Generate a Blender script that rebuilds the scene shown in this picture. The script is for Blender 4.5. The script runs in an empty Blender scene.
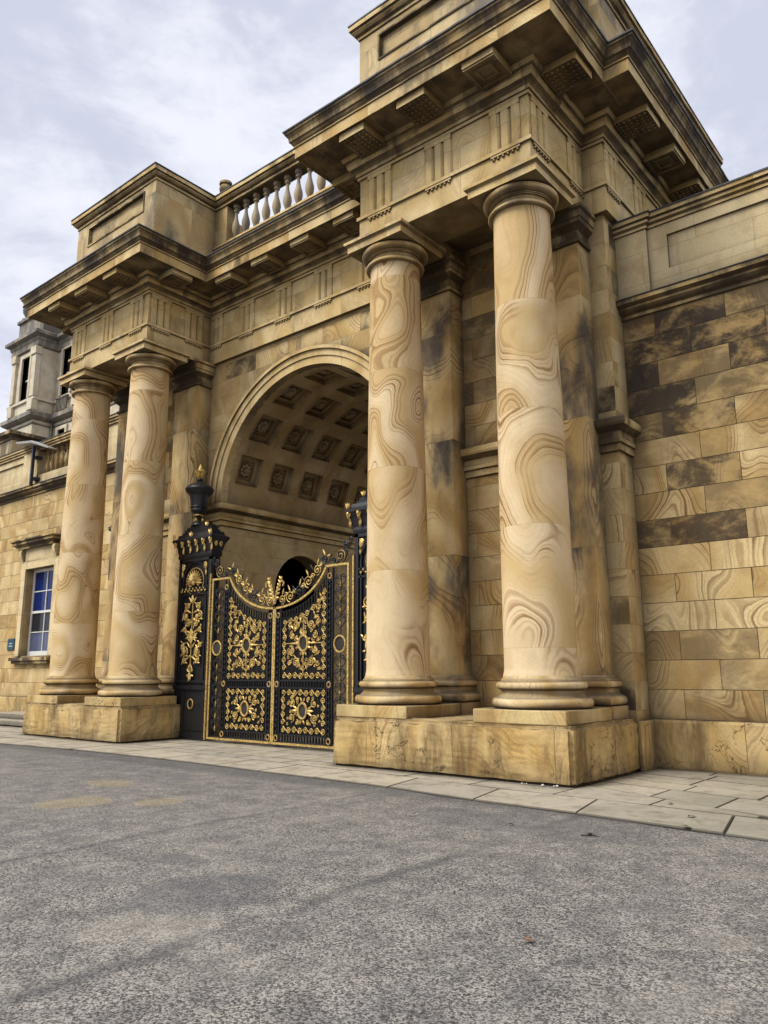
import bpy, bmesh, math, random
from mathutils import Vector, Matrix, noise as mnoise
random.seed(7)
PI = math.pi
scene = bpy.context.scene
COL = scene.collection
scene.view_settings.view_transform = 'Standard'
scene.view_settings.look = 'None'
scene.view_settings.exposure = 0

# ------------------------------------------------------------------ materials
class NT:
    def __init__(s, mat):
        s.t = mat.node_tree; s.n = s.t.nodes; s.l = s.t.links
    def new(s, typ, **kw):
        nd = s.n.new(typ)
        for k, v in kw.items():
            if k == 'inp':
                for kk, vv in v.items(): s.set(nd, kk, vv)
            else: setattr(nd, k, v)
        return nd
    def set(s, nd, key, v):
        sock = nd.inputs[key]
        if isinstance(v, bpy.types.NodeSocket): s.l.new(v, sock)
        else: sock.default_value = v
    def m(s, op, a, b=0.0, c=None, clamp=False):
        nd = s.new('ShaderNodeMath', operation=op, use_clamp=clamp)
        s.set(nd, 0, a); s.set(nd, 1, b)
        if c is not None: s.set(nd, 2, c)
        return nd.outputs[0]
    def mix(s, f, a, b, blend='MIX'):
        nd = s.new('ShaderNodeMix', data_type='RGBA', blend_type=blend, clamp_factor=True)
        s.set(nd, 0, f)
        for k, v in ((6, a), (7, b)):
            if isinstance(v, tuple) and len(v) == 3: v = (*v, 1)
            s.set(nd, k, v)
        return nd.outputs[2]
    def rng(s, v, a, b, c=0.0, d=1.0, smooth=True):
        nd = s.new('ShaderNodeMapRange', interpolation_type='SMOOTHSTEP' if smooth else 'LINEAR')
        s.set(nd, 0, v); s.set(nd, 1, a); s.set(nd, 2, b); s.set(nd, 3, c); s.set(nd, 4, d)
        return nd.outputs[0]
    def noise(s, vec, scale, detail=2, rough=.5, dist=0.0, w=None):
        nd = s.new('ShaderNodeTexNoise', noise_dimensions='4D' if w is not None else '3D')
        s.set(nd, 'Vector', vec); s.set(nd, 'Scale', scale); s.set(nd, 'Detail', detail)
        s.set(nd, 'Roughness', rough); s.set(nd, 'Distortion', dist)
        if w is not None: s.set(nd, 'W', w)
        return nd.outputs[0]
    def vmul(s, vec, v):
        nd = s.new('ShaderNodeVectorMath', operation='MULTIPLY'); s.set(nd, 0, vec); s.set(nd, 1, v); return nd.outputs[0]
    def sep(s, v):
        nd = s.new('ShaderNodeSeparateXYZ'); s.set(nd, 0, v); return nd.outputs
    def comb(s, x, y, z):
        nd = s.new('ShaderNodeCombineXYZ'); s.set(nd, 0, x); s.set(nd, 1, y); s.set(nd, 2, z); return nd.outputs[0]

def newmat(name):
    m = bpy.data.materials.new(name); m.use_nodes = True
    t = NT(m); b = m.node_tree.nodes['Principled BSDF']
    return m, t, b

CREAM = (.81, .635, .325); OCHRE = (.56, .365, .125); LINE = (.21, .10, .035); SOOT = (.032, .026, .024)
def stone(name, mode='plain', cream=CREAM, ochre=OCHRE, line=LINE, swirl=1.0, soot=.5, scale=.5, bandK=17.0,
          brick=(1.22, .469, 0.0, .022), under=.75, gray=.0, tintvar=.35, bump=.25, drum=1.9, soff=0.0, zdark=None, ao=.85, sval=SOOT, blockdark=0.0, weather=0.0, grain=.34, vary=False, jk=.45):
    """banded sandstone. mode: plain / brick (shader joints) / attr (per block attributes) / drum (columns)"""
    M, t, b = newmat(name)
    geo = t.new('ShaderNodeNewGeometry'); P = geo.outputs['Position']; N = geo.outputs['Normal']
    px, py, pz = t.sep(P); nx, ny, nz = t.sep(N)
    oi = t.new('ShaderNodeObjectInfo').outputs['Random']
    joint = None; sootadd = None
    if mode == 'brick':
        sel = t.m('GREATER_THAN', t.m('ABSOLUTE', nx), .7)
        U = t.m('ADD', t.m('MULTIPLY', px, t.m('SUBTRACT', 1.0, sel)), t.m('MULTIPLY', py, sel))
        bt = t.new('ShaderNodeTexBrick')
        t.set(bt, 'Vector', t.comb(t.m('ADD', U, brick[2]), t.m('SUBTRACT', pz, brick[3]), 0.0))
        t.set(bt, 'Color1', (0, 0, 0, 1)); t.set(bt, 'Color2', (1, 1, 1, 1)); t.set(bt, 'Mortar', (.5, .5, .5, 1))
        t.set(bt, 'Scale', 1.0); t.set(bt, 'Mortar Size', .006); t.set(bt, 'Mortar Smooth', .2)
        t.set(bt, 'Brick Width', brick[0]); t.set(bt, 'Row Height', brick[1])
        idv = t.sep(bt.outputs['Color'])[0]; joint = bt.outputs['Fac']
    elif mode == 'attr':
        at = t.new('ShaderNodeAttribute', attribute_name='bid'); idv = at.outputs['Fac']
        at2 = t.new('ShaderNodeAttribute', attribute_name='soot'); sootadd = at2.outputs['Fac']
    elif mode == 'drum':
        zz = t.m('ADD', t.m('DIVIDE', pz, drum), t.m('MULTIPLY', oi, 3.7))
        fl = t.m('FLOOR', zz); fr = t.m('FRACT', zz)
        wn = t.new('ShaderNodeTexWhiteNoise', noise_dimensions='2D'); t.set(wn, 'Vector', t.comb(fl, oi, 0.0)); idv = wn.outputs['Value']
        joint = t.m('LESS_THAN', t.m('ABSOLUTE', t.m('SUBTRACT', fr, .5)), -1.0)
        joint = t.m('GREATER_THAN', t.m('ABSOLUTE', t.m('SUBTRACT', fr, .5)), .5 - .004 / drum)
    else:
        idv = t.m('MULTIPLY', oi, .9)
    W = t.m('MULTIPLY', idv, 43.0)
    Pd = t.vmul(P, (1.0, 1.0, .62))
    # warp
    wp = t.new('ShaderNodeTexNoise', noise_dimensions='4D'); t.set(wp, 'Vector', Pd); t.set(wp, 'Scale', .9); t.set(wp, 'Detail', 2); t.set(wp, 'W', W)
    wv = t.new('ShaderNodeVectorMath', operation='SCALE'); t.set(wv, 0, wp.outputs['Color']); t.set(wv, 3, .55)
    va = t.new('ShaderNodeVectorMath', operation='ADD'); t.set(va, 0, Pd); t.set(va, 1, wv.outputs[0])
    if vary: scale = t.m('MULTIPLY', t.m('ADD', t.m('MULTIPLY', idv, .9), .65), scale)
    f = t.noise(va.outputs[0], scale, 1.0, .35, 0.25, W)
    fine = t.noise(P, 9.0, 4, .6)
    f2 = t.m('ADD', f, t.m('MULTIPLY', fine, .0055))
    broad = t.m('ADD', t.m('MULTIPLY', t.m('SINE', t.m('MULTIPLY', f2, bandK * 2.2)), .5), .5)
    s1 = t.m('ADD', t.m('MULTIPLY', t.m('SINE', t.m('MULTIPLY', f2, bandK * 21)), .5), .5)
    s2 = t.m('ADD', t.m('MULTIPLY', t.m('SINE', t.m('MULTIPLY', f2, bandK * 47)), .5), .5)
    lines = t.m('ADD', t.m('MULTIPLY', t.rng(s1, .55, .95), .62), t.m('MULTIPLY', t.rng(s2, .5, .95), .38))
    mask = t.rng(t.noise(P, .9, 2, .5, 0, W), .34, .52)
    mask = t.m('MULTIPLY', mask, t.rng(t.m('SINE', t.m('MULTIPLY', f2, bandK * 3.1)), -.5, .7, .12, 1.0))
    c = t.mix(t.m('MULTIPLY', broad, .85), cream, ochre)
    c = t.mix(t.m('MULTIPLY', t.m('MULTIPLY', lines, mask), .92 * swirl), c, line)
    # per block tint
    wn2 = t.new('ShaderNodeTexWhiteNoise', noise_dimensions='1D'); t.set(wn2, 'W', t.m('MULTIPLY', idv, 913.7))
    r2 = t.sep(wn2.outputs['Color'])
    c = t.mix(t.m('MULTIPLY', r2[0], tintvar), c, t.mix(r2[1], (.48, .30, .10), (.68, .56, .33)))
    # blotchy staining
    st = t.rng(t.noise(P, 1.7, 5, .62), .42, .72)
    c = t.mix(t.m('MULTIPLY', st, .38*(grain/.34)), c, (.30, .185, .07))
    gr = t.rng(t.noise(t.vmul(P, (2.2, 2.2, .5)), 1.0, 5, .65, 0, 3.3), .5, .74)
    c = t.mix(t.m('MULTIPLY', gr, .38*(grain/.34)), c, (.20, .155, .095))
    sp = t.noise(P, 38.0, 3, .7)
    c = t.mix(t.rng(sp, .28, .72, grain*.75, 0.0), c, (.20, .13, .06))
    # soot
    if soot > 0:
        sn = t.noise(t.vmul(P, (1.0, 1.0, .45)), 1.15, 5, .6, 0, t.m('ADD', W, 5.0)) if mode != 'plain' else t.noise(t.vmul(P, (1, 1, .45)), 1.15, 5, .6, 0, 8.0)
        amt = t.rng(sn, .52 - soff, .70 - soff)
        amt = t.m('MULTIPLY', amt, soot)
        if sootadd is not None:
            c = t.mix(t.m('MULTIPLY', sootadd, .62), c, t.mix(r2[1], (.26, .15, .055), (.42, .28, .10)))
            sm = t.rng(t.noise(t.vmul(P, (1.0, 1.0, 1.5)), 1.5, 6, .7, .3, t.m('ADD', W, 9.0)), .35, .56, .06, .92)
            amt = t.m('ADD', amt, t.m('MULTIPLY', sootadd, sm), clamp=True)
        if blockdark:
            bdk = t.m('MULTIPLY', t.rng(r2[2], 1-blockdark, 1.0-blockdark+.1), t.rng(t.noise(P, 1.9, 4, .6, 0, 2.0), .32, .58, .1, .95))
            amt = t.m('MAXIMUM', amt, bdk)
        if zdark:
            zm = t.m('MULTIPLY', t.rng(pz, zdark[0], zdark[0]+.06), t.rng(pz, zdark[1], zdark[1]+.06, 1.0, 0.0))
            amt = t.m('MAXIMUM', amt, t.m('MULTIPLY', zm, t.rng(t.noise(t.vmul(P, (1, 1, .3)), 1.4, 5, .65, 0, 6.0), .34, .62, zdark[2]*.25, zdark[2])))
        c = t.mix(amt, c, sval)
    # undersides darkened in the colour, soffit shade plus soot; tops weathered
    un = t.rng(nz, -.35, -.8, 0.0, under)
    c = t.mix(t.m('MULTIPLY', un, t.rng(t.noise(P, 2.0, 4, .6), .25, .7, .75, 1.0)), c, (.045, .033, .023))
    up = t.rng(nz, .5, .9, 0.0, .6)
    c = t.mix(up, c, (.22, .19, .13))
    if weather:
        wa = t.rng(t.noise(t.vmul(P, (1.7, 1.7, .55)), 1.0, 5, .62, .5, 1.0), .44, .66)
        wb = t.rng(t.noise(t.vmul(P, (3.5, 3.5, 1.1)), 1.0, 6, .7, .6, 7.0), .46, .66)
        c = t.mix(t.m('MULTIPLY', wa, .75*weather), c, (.115, .07, .03))
        c = t.mix(t.m('MULTIPLY', wb, .55*weather), c, (.60, .44, .19))
        cr = t.noise(P, 1.6, 4, .6, 1.2, 12.0)
        crk = t.m('MULTIPLY', t.rng(t.m('ABSOLUTE', t.m('SUBTRACT', cr, .5)), .001, .009, 1.0, 0.0), t.rng(t.noise(P, 1.1, 2, .5, 0, 3.0), .48, .58))
        c = t.mix(t.m('MULTIPLY', crk, .85), c, (.03, .02, .012))
        c = t.mix(t.rng(pz, .0, .09, .7, 0.0), c, (.04, .03, .02))  # dark gap line painted along the foot
    if gray: c = t.mix(gray, c, (.36, .335, .27))
    if ao:  # crevice grime, with occlusion shade painted into the colour
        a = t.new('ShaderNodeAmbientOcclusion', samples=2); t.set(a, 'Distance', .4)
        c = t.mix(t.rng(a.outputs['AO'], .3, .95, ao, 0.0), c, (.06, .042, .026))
    if joint is not None:
        c = t.mix(t.m('MULTIPLY', joint, jk), c, (.16, .115, .06))
    t.set(b, 'Base Color', c); t.set(b, 'Roughness', .88)
    b.inputs['Specular IOR Level'].default_value = .2
    h = t.m('ADD', t.m('MULTIPLY', t.noise(P, 26, 5, .7), .012), t.m('MULTIPLY', t.noise(P, 3.2, 3, .5), .03))
    h = t.m('SUBTRACT', h, t.m('MULTIPLY', lines, .0012))
    if joint is not None: h = t.m('SUBTRACT', h, t.m('MULTIPLY', joint, .012))
    if weather: h = t.m('SUBTRACT', h, t.m('MULTIPLY', crk, .02))
    bp = t.new('ShaderNodeBump'); t.set(bp, 'Strength', bump); t.set(bp, 'Distance', 1.0); t.set(bp, 'Height', h)
    t.l.new(bp.outputs[0], b.inputs['Normal'])
    return M

def simple(name, col, rough=.5, metal=0.0, var=.25, scale=8.0, spec=.5, bump=0.0, col2=None):
    M, t, b = newmat(name)
    geo = t.new('ShaderNodeNewGeometry'); P = geo.outputs['Position']
    n = t.noise(P, scale, 4, .6)
    c2 = col2 or tuple(x * .45 for x in col)
    c = t.mix(t.m('MULTIPLY', t.rng(n, .3, .75), min(1, var * 2)), col, c2)
    t.set(b, 'Base Color', c); t.set(b, 'Roughness', t.rng(n, .2, .8, rough * .8, min(1, rough * 1.25)))
    b.inputs['Metallic'].default_value = metal; b.inputs['Specular IOR Level'].default_value = spec
    if bump:
        bp = t.new('ShaderNodeBump'); t.set(bp, 'Strength', bump); t.set(bp, 'Distance', .01); t.set(bp, 'Height', t.noise(P, scale * 5, 3, .6))
        t.l.new(bp.outputs[0], b.inputs['Normal'])
    return M

MT = {}
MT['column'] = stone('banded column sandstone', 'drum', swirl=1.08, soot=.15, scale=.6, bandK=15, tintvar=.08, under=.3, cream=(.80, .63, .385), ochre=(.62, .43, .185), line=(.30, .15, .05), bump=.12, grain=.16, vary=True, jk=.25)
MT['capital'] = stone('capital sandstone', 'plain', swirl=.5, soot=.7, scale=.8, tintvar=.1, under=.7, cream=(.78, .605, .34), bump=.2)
MT['pilaster'] = stone('pilaster sandstone', 'drum', swirl=1.0, soot=.85, scale=.5, drum=2.3, soff=.10, bump=.18, sval=(.055, .055, .062))
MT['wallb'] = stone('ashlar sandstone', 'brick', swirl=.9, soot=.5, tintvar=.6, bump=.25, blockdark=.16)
MT['wallattr'] = stone('ashlar blocks sandstone', 'attr', swirl=1.1, soot=.08, tintvar=.55, scale=.6, bump=.28, under=.3)
MT['pedestal'] = stone('pedestal sandstone', 'brick', swirl=.8, soot=.55, brick=(1.75, 2.0, .25, -.5), cream=(.72, .53, .24), ochre=(.58, .37, .11), tintvar=.5, bump=.6, soff=.0, sval=(.06, .045, .03), weather=1.0, jk=.9)
MT['plinth'] = stone('plinth sandstone', 'plain', swirl=.4, soot=.3, cream=(.72, .56, .27), tintvar=.1, bump=.3, weather=.6)
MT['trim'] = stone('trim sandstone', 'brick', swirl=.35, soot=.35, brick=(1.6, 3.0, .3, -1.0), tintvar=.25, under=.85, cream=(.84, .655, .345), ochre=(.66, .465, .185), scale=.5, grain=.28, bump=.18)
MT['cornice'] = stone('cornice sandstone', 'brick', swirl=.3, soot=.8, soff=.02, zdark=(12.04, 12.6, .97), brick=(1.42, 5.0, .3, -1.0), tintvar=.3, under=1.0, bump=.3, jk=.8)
MT['attic'] = stone('attic sandstone', 'brick', swirl=.5, soot=.8, soff=.05, brick=(1.6, 1.33, .1, -.29), tintvar=.5, gray=.18, bump=.25, sval=(.06, .06, .06), zdark=(12.3, 12.66, .6))
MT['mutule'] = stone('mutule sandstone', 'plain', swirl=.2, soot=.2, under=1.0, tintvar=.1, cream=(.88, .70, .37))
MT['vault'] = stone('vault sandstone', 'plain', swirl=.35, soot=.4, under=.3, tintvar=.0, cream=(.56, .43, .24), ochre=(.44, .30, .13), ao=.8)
MT['rosette'] = stone('rosette sandstone', 'plain', swirl=0, soot=.2, under=.2, tintvar=.0, cream=(.50, .40, .25), ochre=(.4, .28, .14))
MT['inner'] = stone('passage ashlar', 'brick', swirl=.5, soot=.1, tintvar=.4, cream=(.72, .57, .32), ochre=(.58, .42, .18), ao=.5)
MT['pale'] = stone('pale parapet sandstone', 'brick', swirl=.1, soot=.25, brick=(1.9, .62, .2, -.1), tintvar=.05, cream=(.78, .65, .39), ochre=(.74, .60, .34), bump=.12)
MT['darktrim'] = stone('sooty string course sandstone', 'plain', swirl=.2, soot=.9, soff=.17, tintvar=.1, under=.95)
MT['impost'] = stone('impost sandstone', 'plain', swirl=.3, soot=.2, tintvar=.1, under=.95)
MT['baluster'] = stone('grey baluster stone', 'plain', swirl=.1, soot=.7, soff=.06, scale=.8, tintvar=.1, gray=.45, cream=(.62, .52, .34), bump=.2, sval=(.09, .085, .08))
MT['house'] = stone('grey mansion stone', 'plain', swirl=0, soot=.2, tintvar=0, cream=(.86, .79, .62), ochre=(.74, .64, .46), gray=.25, under=.5, ao=.2, bump=.1)
MT['housedark'] = stone('sooty mansion trim', 'plain', swirl=0, soot=.9, soff=.15, tintvar=0, cream=(.40, .37, .31), ochre=(.30, .27, .21), gray=.3, ao=.5, bump=.1, sval=(.06, .06, .065))
MT['lead'] = simple('lead flashing', (.045, .047, .055), .55, 0, .3, 3)
MT['iron'] = simple('black painted iron', (.012, .012, .014), .42, 0, .2, 12, bump=.2)
MT['gold'] = simple('gilded iron', (.92, .66, .22), .4, .45, .5, 30, bump=.4, col2=(.22, .12, .03))
MT['golddull'] = simple('worn gilding', (.72, .50, .18), .45, .4, .45, 16, bump=.3, col2=(.22, .13, .035))
MT['white'] = simple('white painted wood', (.72, .71, .66), .5, 0, .1, 6)
MT['bluepane'] = simple('deep blue window glass', (.004, .018, .12), .08, 0, .2, 2, spec=.3)  # upper panes tinted a saturated dark blue
MT['darkpane'] = simple('dark window glass', (.02, .022, .03), .06, 0, .2, 2, spec=.3)
MT['greypane'] = simple('greyish window glass', (.09, .11, .19), .1, 0, .2, 2, spec=.3)
MT['sign'] = simple('blue sign plate', (.006, .05, .075), .4, 0, .1, 4)
MT['signmark'] = simple('sign mark', (.45, .6, .65), .5, 0, .1, 4)
MT['lampgrey'] = simple('grey lamp metal', (.34, .33, .31), .5, .1, .15, 6)
MT['lamppost'] = simple('dark lamp metal', (.03, .035, .05), .5, .2, .15, 6)
MT['leafo'] = simple('orange dry leaf', (.42, .17, .05), .8, 0, .4, 30)
MT['leafd'] = simple('dark wet leaf', (.03, .022, .015), .8, 0, .4, 30)
MT['pebble'] = simple('white pebble', (.6, .58, .54), .7, 0, .2, 40)
MT['void'] = simple('dark room', (.03, .025, .02), .9, 0, .2, 2)

def asphalt():
    M, t, b = newmat('worn asphalt')
    geo = t.new('ShaderNodeNewGeometry'); P = geo.outputs['Position']; px, py, pz = t.sep(P)
    def vor(scale):
        v = t.new('ShaderNodeTexVoronoi'); t.set(v, 'Vector', P); t.set(v, 'Scale', scale); return v
    v = vor(78); v2 = vor(160)
    r = t.sep(v.outputs['Color'])[0]; r2 = t.sep(v2.outputs['Color'])[1]
    ag = t.m('ADD', t.m('MULTIPLY', r, .6), t.m('MULTIPLY', r2, .4))
    big = t.noise(P, .45, 5, .6); mid = t.noise(P, 3.0, 5, .65); str_ = t.noise(t.vmul(P, (2.2, .35, 1)), 1.0, 5, .6)
    lo = t.mix(t.rng(big, .35, .65), (.040, .038, .037), (.065, .061, .057))
    hi = t.mix(t.rng(mid, .35, .65), (.25, .232, .212), (.41, .378, .332))
    c = t.mix(t.rng(ag, .2, .85, 0, 1, True), lo, hi)
    c = t.mix(t.rng(mid, .55, .8, 0, .22), c, (.10, .10, .105))
    c = t.mix(t.rng(str_, .5, .68, 0, .2), c, (.11, .112, .12))
    c = t.mix(t.rng(t.noise(P, 1.2, 5, .6, 0, 4.0), .52, .75, 0, .35), c, (.38, .35, .29))
    # paving joints along y
    for x0, w in ((8.82, .05), (5.85, .035)):
        wob = t.m('MULTIPLY', t.m('SUBTRACT', t.noise(P, 1.3, 3, .6), .5), .25)
        d = t.m('ABSOLUTE', t.m('SUBTRACT', t.m('ADD', px, wob), x0))
        k = t.m('MULTIPLY', t.rng(d, w * .2, w * 2.2, 1.0, 0.0), t.rng(t.noise(P, .8, 3, .6, 0, 2.0), .35, .6, .1, .5))
        c = t.mix(k, c, (.055, .055, .06))
        d2 = t.m('ABSOLUTE', t.m('SUBTRACT', t.m('ADD', px, wob), x0 - .16))
        c = t.mix(t.m('MULTIPLY', t.rng(d2, .02, .12, .15, 0.0), t.rng(mid, .4, .6)), c, (.45, .42, .36))
    # repair patch
    def blob(cx, cy, rx, ry, strength, col, c):
        dx = t.m('DIVIDE', t.m('SUBTRACT', px, cx), rx); dy = t.m('DIVIDE', t.m('SUBTRACT', py, cy), ry)
        dd = t.m('SQRT', t.m('ADD', t.m('MULTIPLY', dx, dx), t.m('MULTIPLY', dy, dy)))
        dd = t.m('ADD', dd, t.m('MULTIPLY', t.m('SUBTRACT', t.noise(P, 2.2, 4, .6), .5), .9))
        return t.mix(t.m('MULTIPLY', t.rng(dd, .82, 1.02, 1.0, 0.0), strength), c, col)
    c = blob(8.0, -7.15, .55, .62, .42, (.085, .087, .095), c)
    c = blob(7.0, -6.65, .22, .2, .4, (.085, .087, .095), c)
    for cx, cy, rx, ry in ((3.4, -5.6, .5, .5), (2.2, -4.4, .5, .3), (3.0, -8.2, .6, .5), (4.2, -4.9, .3, .35)):
        c = blob(cx, cy, rx, ry, .30, (.36, .28, .12), c)
    c = blob(8.6, -3.35, 1.6, .55, .32, (.07, .072, .08), c)
    c = blob(0.0, -3.4, 3.2, .55, .15, (.10, .105, .115), c)
    ed = t.m('ADD', py, t.m('MULTIPLY', mid, .35))
    c = t.mix(t.rng(ed, -2.75, -2.3, 0, .5), c, (.06, .062, .065))
    t.set(b, 'Base Color', c); t.set(b, 'Roughness', .9); b.inputs['Specular IOR Level'].default_value = .25
    h = t.m('ADD', t.m('MULTIPLY', t.m('SUBTRACT', .6, v.outputs['Distance']), .004), t.m('MULTIPLY', mid, .004))
    bp = t.new('ShaderNodeBump'); t.set(bp, 'Strength', .55); t.set(bp, 'Distance', 1.0); t.set(bp, 'Height', h)
    t.l.new(bp.outputs[0], b.inputs['Normal'])
    return M
MT['asphalt'] = asphalt()

def slabs():
    M, t, b = newmat('worn paving stone')
    geo = t.new('ShaderNodeNewGeometry'); P = geo.outputs['Position']; px, py, pz = t.sep(P)
    idv = t.new('ShaderNodeAttribute', attribute_name='bid').outputs['Fac']
    wn = t.new('ShaderNodeTexWhiteNoise', noise_dimensions='1D'); t.set(wn, 'W', t.m('MULTIPLY', idv, 77.3)); r = t.sep(wn.outputs['Color'])
    c = t.mix(r[0], (.50, .44, .335), (.38, .345, .28))
    c = t.mix(t.m('MULTIPLY', t.rng(px, 8.2, 10.8), t.rng(r[1], .3, .8, .3, .9)), c, (.20, .20, .14))
    c = t.mix(t.rng(t.noise(P, 1.6, 5, .65), .42, .75, 0, .55), c, (.17, .15, .115))
    c = t.mix(t.rng(t.noise(P, 7, 5, .65), .5, .8, 0, .5), c, (.13, .12, .09))
    c = t.mix(t.rng(t.noise(P, 60, 3, .7), .3, .7, .3, 0), c, (.15, .13, .10))
    c = t.mix(t.m('MULTIPLY', t.rng(t.noise(P, 2.7, 6, .7, .5, 5.0), .5, .68), .55), c, (.12, .115, .065))
    c = t.mix(t.m('MULTIPLY', t.new('ShaderNodeAttribute', attribute_name='soot').outputs['Fac'], .65), c, (.045, .038, .028))
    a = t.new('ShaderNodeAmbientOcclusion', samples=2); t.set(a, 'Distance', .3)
    c = t.mix(t.rng(a.outputs['AO'], .45, 1.0, .9, 0.0), c, (.05, .042, .03))  # contact shade painted into the slabs near standing stone and edges
    t.set(b, 'Base Color', c); t.set(b, 'Roughness', .9); b.inputs['Specular IOR Level'].default_value = .25
    bp = t.new('ShaderNodeBump'); t.set(bp, 'Strength', .35); t.set(bp, 'Distance', 1.0)
    t.set(bp, 'Height', t.m('ADD', t.m('MULTIPLY', t.noise(P, 30, 5, .7), .01), t.m('MULTIPLY', t.noise(P, 2.5, 3, .5), .03)))
    t.l.new(bp.outputs[0], b.inputs['Normal'])
    return M
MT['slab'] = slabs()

# ------------------------------------------------------------------ mesh helpers
class MB:
    def __init__(s): s.v = []; s.f = []; s.fa = []; s.sm = []
    def add(s, vs, fs, attr=None, smooth=False):
        o = len(s.v); s.v += [tuple(v) for v in vs]
        for f in fs: s.f.append([o + i for i in f]); s.fa.append(attr); s.sm.append(smooth)
        return s
    def box(s, x0, x1, y0, y1, z0, z1, attr=None):
        vs = [(x0,y0,z0),(x1,y0,z0),(x1,y1,z0),(x0,y1,z0),(x0,y0,z1),(x1,y0,z1),(x1,y1,z1),(x0,y1,z1)]
        return s.add(vs, [(0,3,2,1),(4,5,6,7),(0,1,5,4),(1,2,6,5),(2,3,7,6),(3,0,4,7)], attr)
    def prism(s, poly, axis, a, b, attr=None, smooth=False):
        """poly of 2D points extruded. axis 'z': poly=(x,y); 'y': poly=(x,z); 'x': poly=(y,z)"""
        n = len(poly)
        def P(p, h):
            return (p[0], p[1], h) if axis == 'z' else (p[0], h, p[1]) if axis == 'y' else (h, p[0], p[1])
        vs = [P(p, a) for p in poly] + [P(p, b) for p in poly]
        fs = [list(range(n))[::-1], list(range(n, 2*n))]
        s.add(vs, fs, attr)
        s.add(vs, [(i, (i+1) % n, n + (i+1) % n, n + i) for i in range(n)], attr, smooth)
        return s
    def lathe(s, prof, cx=0, cy=0, seg=48, smooth=True, cap=True, cz=0):
        vs = []; fs = []
        for r, z in prof:
            for i in range(seg):
                a = 2*PI*i/seg; vs.append((cx + r*math.cos(a), cy + r*math.sin(a), z + cz))
        for j in range(len(prof)-1):
            for i in range(seg):
                k = (i+1) % seg; fs.append((j*seg+i, j*seg+k, (j+1)*seg+k, (j+1)*seg+i))
        s.add(vs, fs, None, smooth)
        if cap: s.add(vs, [list(range(seg))[::-1], [(len(prof)-1)*seg+i for i in range(seg)]])
        return s
    def sweep(s, path, prof, closed_path=False, closed_prof=False, attr=None, smooth=False, worn=0.0):
        """path: plan polyline (x,y); prof: (outward offset, z); outward = right hand side of travel"""
        if worn and not closed_path:
            q = []
            for a, b in zip(path, path[1:]):
                L = math.hypot(b[0]-a[0], b[1]-a[1]); k = max(1, int(L/.14))
                q += [(a[0]+(b[0]-a[0])*i/k, a[1]+(b[1]-a[1])*i/k) for i in range(k)]
            path = q + [path[-1]]
        n = len(path); off = []
        def nrm(a, b):
            d = Vector((b[0]-a[0], b[1]-a[1])).normalized(); return Vector((d.y, -d.x))
        for i, p in enumerate(path):
            ns = []
            if i > 0 or closed_path: ns.append(nrm(path[i-1], p))
            if i < n-1 or closed_path: ns.append(nrm(p, path[(i+1) % n]))
            if len(ns) == 1: m = ns[0]
            else:
                m = ns[0] + ns[1]; m = m / max(.2, (1 + ns[0].dot(ns[1])))
            off.append(m)
        k = len(prof); vs = []
        for p, m in zip(path, off):
            for o, z in prof:
                dw = dz = 0
                if worn and o > .02:
                    e = Vector((p[0], p[1], z)); n1 = mnoise.noise(e*1.3); n2 = mnoise.noise(e*6.1)
                    dw = worn*(n1*.5 + n2*.5) - worn*2.2*max(0, n2-.38); dz = worn*.6*(mnoise.noise(e*1.1 + Vector((9, 3, 1))) + .5*mnoise.noise(e*7.3))
                vs.append((p[0] + m.x*(o+dw), p[1] + m.y*(o+dw), z+dz))
        fs = []
        for i in range(n if closed_path else n-1):
            i2 = (i+1) % n
            for j in range(k if closed_prof else k-1):
                j2 = (j+1) % k
                fs.append((i*k+j, i2*k+j, i2*k+j2, i*k+j2))
        s.add(vs, fs, attr, smooth)
        if closed_prof and not closed_path:
            s.add(vs, [list(range(k)), [(n-1)*k+j for j in range(k)][::-1]])
        return s
    def tube(s, pts, r, seg=6, closed=False, flat=1.0):
        pts = [Vector(p) for p in pts]; n = len(pts); vs = []; rs = r if isinstance(r, (list, tuple)) else [r]*n
        for i, p in enumerate(pts):
            if closed: d = pts[(i+1) % n] - pts[i-1]
            else: d = pts[min(i+1, n-1)] - pts[max(i-1, 0)]
            if d.length < 1e-9: d = Vector((1, 0, 0))
            d.normalize(); up = Vector((0, 1, 0)) if abs(d.y) < .95 else Vector((0, 0, 1))
            a = d.cross(up).normalized(); c = a.cross(d).normalized()
            for k in range(seg):
                t = 2*PI*k/seg; vs.append(p + a*math.cos(t)*rs[i] + c*math.sin(t)*rs[i]*flat)
        fs = []
        for i in range(n if closed else n-1):
            for k in range(seg):
                k2 = (k+1) % seg; i2 = (i+1) % n
                fs.append((i*seg+k, i*seg+k2, i2*seg+k2, i2*seg+k))
        s.add(vs, fs, None, True)
        if not closed: s.add(vs, [list(range(seg))[::-1], [(n-1)*seg+k for k in range(seg)]])
        return s
    def ball(s, c, rx, ry=None, rz=None, seg=10, rings=6):
        ry = ry or rx; rz = rz or rx; vs = []; fs = []
        for j in range(rings+1):
            ph = PI*j/rings
            for i in range(seg):
                a = 2*PI*i/seg
                vs.append((c[0]+rx*math.sin(ph)*math.cos(a), c[1]+ry*math.sin(ph)*math.sin(a), c[2]-rz*math.cos(ph)))
        for j in range(rings):
            for i in range(seg):
                k = (i+1) % seg; fs.append((j*seg+i, j*seg+k, (j+1)*seg+k, (j+1)*seg+i))
        return s.add(vs, fs, None, True)
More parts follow.
